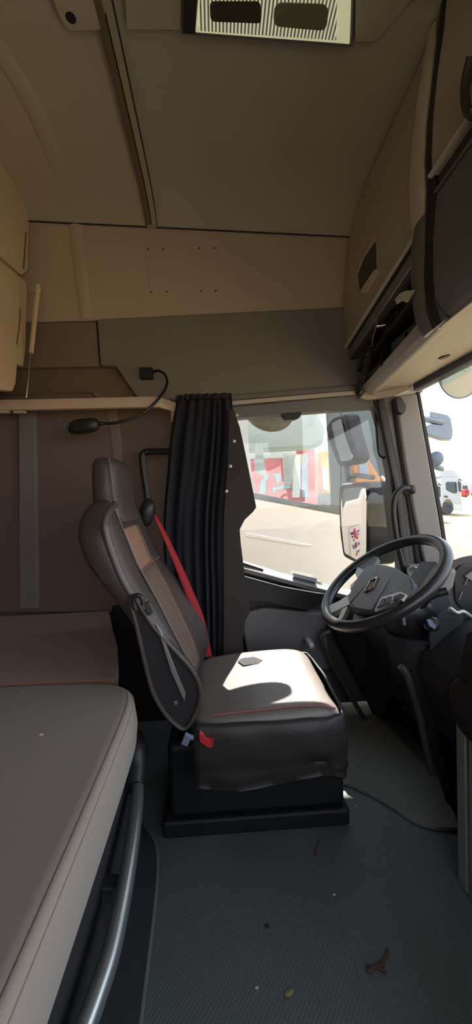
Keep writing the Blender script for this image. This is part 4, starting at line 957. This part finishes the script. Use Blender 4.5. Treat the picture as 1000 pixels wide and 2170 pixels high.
# neighbour's mirrors seen through the windscreen
t = thing('mirror_housing', 'blue grey mirror housing on an arm beyond the pillar in the windscreen', 'mirror', at(930, 900, y=2.4))
pslab('shell', [(911, 871), (948, 879), (955, 886), (960, 915), (957, 930), (935, 930), (905, 920), (899, 905), (912, 898), (938, 901), (941, 893), (911, 883)], dict(y=2.40), (.05, .10, 0), hazeblue, t, r=.01, bevel=.012, seg=3)
finish('arm', tube_bm(ats([(870, 885), (905, 889), (936, 897)], y=2.42), .028, 8, flat=.7), hazeblue, t)
t = thing('round_mirror', 'dark blue round mirror back beside the pillar above the white lorry', 'mirror', at(922, 985, y=2.5))
finish('shell', ell_bm(at(922, 972, y=2.5), ((.055, 0, 0), (0, .04, 0), (0, 0, .053)), 24, 12), mat('slate blue shell', srgb(98, 112, 130), .4), t)
finish('foot', ell_bm(at(930, 992, y=2.5), ((.03, 0, -.01), (0, .03, 0), (0, 0, .018)), 12, 8, .7), hazeblue, t)

# things behind the neighbour
r_ = thing('red_lorry', 'red lorry with teal swirl and pale stripe behind the parked lorry', 'lorry', (2, 7.5, gz))
py = dict(y=7.0)
pslab('body', [(440, 945), (668, 945), (672, 1110), (440, 1110)], py, (0, 1.5, 0), redpaint, r_, bevel=.05)
pslab('stripe', [(440, 960), (618, 957), (618, 970), (440, 976)], dict(y=6.97), (0, .05, 0), palegrey, r_, bevel=.01)
pslab('swirl', [(549, 1046), (552, 1020), (562, 1008), (572, 1004), (564, 1022), (563, 1046)], dict(y=6.96), (0, .05, 0), teal, r_, bevel=.01)
pslab('swirl', [(578, 1004), (594, 1003), (596, 1014), (588, 1030), (584, 1014)], dict(y=6.96), (0, .05, 0), teal, r_, bevel=.01)
pslab('swirl', [(576, 1034), (612, 1026), (620, 1034), (586, 1038), (580, 1048)], dict(y=6.96), (0, .05, 0), teal, r_, bevel=.01)
pslab('side_pillar', [(622, 962), (638, 962), (636, 1055), (620, 1055)], dict(y=6.9), (0, .1, 0), palegrey, r_, bevel=.02)
pslab('side_pillar', [(640, 962), (652, 960), (654, 1055), (640, 1055)], dict(y=6.9), (0, .1, 0), hazeblue, r_, bevel=.02)
for k in (0, 1):
    finish('wheel', lathe_bm(V((.6 + k * 1.1, 7.1, gz + .5)), (0, -1, 0), [(.05, -.3), (.5, -.3), (.5, 0), (.05, 0)], 20), tyre, r_)
y_ = thing('yellow_digger', 'yellow machine cab beside the red lorry seen through the lorry window', 'machine', at(690, 1060, y=8))
pslab('cab', [(676, 955), (700, 955), (702, 1060), (678, 1060)], dict(y=8.0), (0, 1.2, 0), yellow, y_, bevel=.05)
pslab('door', [(682, 990), (696, 990), (698, 1040), (684, 1040)], dict(y=7.96), (0, .06, 0), palegrey, y_, bevel=.02)
pslab('lower_guard', [(674, 1045), (702, 1045), (702, 1072), (674, 1070)], dict(y=7.9), (0, 1.2, 0), slate, y_, bevel=.03)

p = at(690, 1060, y=8.3); finish('track', box_bm((p.x - .3, 8.0, gz), (p.x + 1.2, 8.8, p.z)), tyre, y_, bevel=.1)
# white lorries in the yard
def yard_lorry(name, label, D, px0, sc, ry=0, m=white):
    """cab seen from its side; local u along its length (front at +u), w up"""
    o = at(px0, 1040, y=D); o.z = gz
    t = thing(name, label, 'lorry', o); su = sc * .805
    def P(u, w, v=0): return o + V((u * su, v, w * sc))
    def S(nm, uv, v, th, m_, bev=.03, r=0):
        pts = [P(a, b, v) for a, b in uv]
        if r: pts = rnd(pts, r)
        return finish(nm, slab_bm(pts, (0, th, 0)), m_, t, bevel=bev)
    S('cab_body', [(0, .55), (0, 3.15), (1.75, 3.15), (1.95, 2.7), (2.1, 1.6), (2.1, .4), (1.2, .4), (1.15, .95), (.9, 1.3), (.35, 1.3), (.1, .95)], 0, 2.4, m, .06, .15)
    S('fairing_or_sun_block', [(-.1, 3.12), (.1, 3.75), (1.5, 3.75), (1.95, 3.3), (1.9, 3.12)], .15, 2.1, m, .06, .2)
    S('door_window', [(.45, 2.75), (1.55, 2.72), (1.62, 1.75), (1.2, 1.78), (.75, 1.95), (.45, 2.1)], -.03, .06, darkglass, .01, .12)
    S('sun_visor', [(1.75, 3.1), (2.25, 2.85), (2.2, 2.78), (1.75, 3.0)], .0, 2.3, slate, .02)
    S('front_window', [(1.74, 2.9), (1.92, 2.7), (2.03, 1.9), (1.85, 1.9)], -.02, .05, darkglass, .01)
    S('door_handle', [(.2, 1.62), (.65, 1.58), (.62, 1.42), (.25, 1.46)], -.03, .05, tyre, .01, .06)
    S('step_panel', [(1.2, .85), (2.0, .8), (2.0, .3), (1.2, .35)], -.03, .3, palegrey, .03)
    S('bumper', [(1.9, 1.2), (2.15, 1.1), (2.15, .3), (1.9, .3)], -.02, 2.4, m, .04)
    finish('wheel', lathe_bm(P(.62, .52, 0), (0, -1, 0), [(.05, -.3), (.50 * sc, -.28), (.52 * sc, -.05), (.48 * sc, .0), (.3 * sc, .0), (.26 * sc, -.05), (.05, -.05)], 24), tyre, t)
    S('mirror', [(1.62, 2.75), (1.85, 2.7), (1.85, 1.9), (1.68, 1.9)], -.28, .12, tyre, .03, .06)
    S('rear_chassis', [(-2.5, .9), (0, .9), (0, .55), (-2.5, .55)], .6, 1.2, tyre, .03)
    return t
yard_lorry('white_lorry', 'white lorry cab with dark door window parked on the dry grass', 27.5, 936, .87)
yard_lorry('white_lorry', 'white lorry partly hidden by the pillar left of another white lorry', 22, 889, .74)
def far_lorry(px, D, m, label, k=1):
    o = at(px, 1040, y=D); o.z = gz
    t = thing('distant_lorry', label, 'lorry', o)
    w = 2.2
    finish('cab', slab_bm(rnd([o + V((a * k, 0, b * k)) for a, b in ((0, .6), (0, 3.4), (w - .3, 3.4), (w, 2.2), (w, .6))], .2), (0, 2.4, 0)), m, t, bevel=.05)
    finish('windscreen', slab_bm([o + V((a * k, -.03, b * k)) for a, b in ((.5, 1.9), (.5, 2.8), (1.7, 2.8), (1.9, 1.9))], (0, .05, 0)), darkglass, t)
    finish('wheel', lathe_bm(o + V((.8 * k, 0, .5 * k)), (0, -1, 0), [(.05, -.3), (.5 * k, -.3), (.5 * k, .02), (.05, .02)], 16), tyre, t)
far_lorry(976, 95, white, 'distant white lorry at the far edge of the yard right of the white cab')
far_lorry(984, 88, redpaint, 'small red lorry far off at the yard edge by the right side', .55)
far_lorry(997, 102, white, 'distant white lorry right of the small red lorry')

# ================================================================== LIGHT
w = bpy.data.worlds.new('World'); S.world = w; w.use_nodes = True
nt = w.node_tree; bg = nt.nodes['Background']
tc = nt.nodes.new('ShaderNodeTexCoord'); sx = nt.nodes.new('ShaderNodeSeparateXYZ'); cr = nt.nodes.new('ShaderNodeValToRGB')
nt.links.new(tc.outputs['Generated'], sx.inputs[0]); nt.links.new(sx.outputs['Z'], cr.inputs[0])
cr.color_ramp.elements[0].position = .0; cr.color_ramp.elements[0].color = (1, .975, .965, 1)
cr.color_ramp.elements[1].position = .7; cr.color_ramp.elements[1].color = (.62, .78, 1, 1)
nt.links.new(cr.outputs[0], bg.inputs['Color']); bg.inputs['Strength'].default_value = 1.75
sl = bpy.data.lights.new('sun', 'SUN'); sl.energy = 12; sl.angle = R(.5); sl.color = (1, .95, .88)
so = bpy.data.objects.new('sun', sl); COL.objects.link(so)
sd = V((.24, 1, 1.2)).normalized(); so.rotation_euler = sd.to_track_quat('Z', 'Y').to_euler(); so.location = (0, 20, 30)

vs_ = S.view_settings; vs_.view_transform = 'Standard'; vs_.look = 'None'; vs_.gamma = 1; vs_.use_curve_mapping = False
vs_.exposure = 0.8
S.cycles.caustics_reflective = False; S.cycles.max_bounces = 8; S.cycles.diffuse_bounces = 5; S.cycles.transparent_max_bounces = 16
S.cycles.use_denoising = True
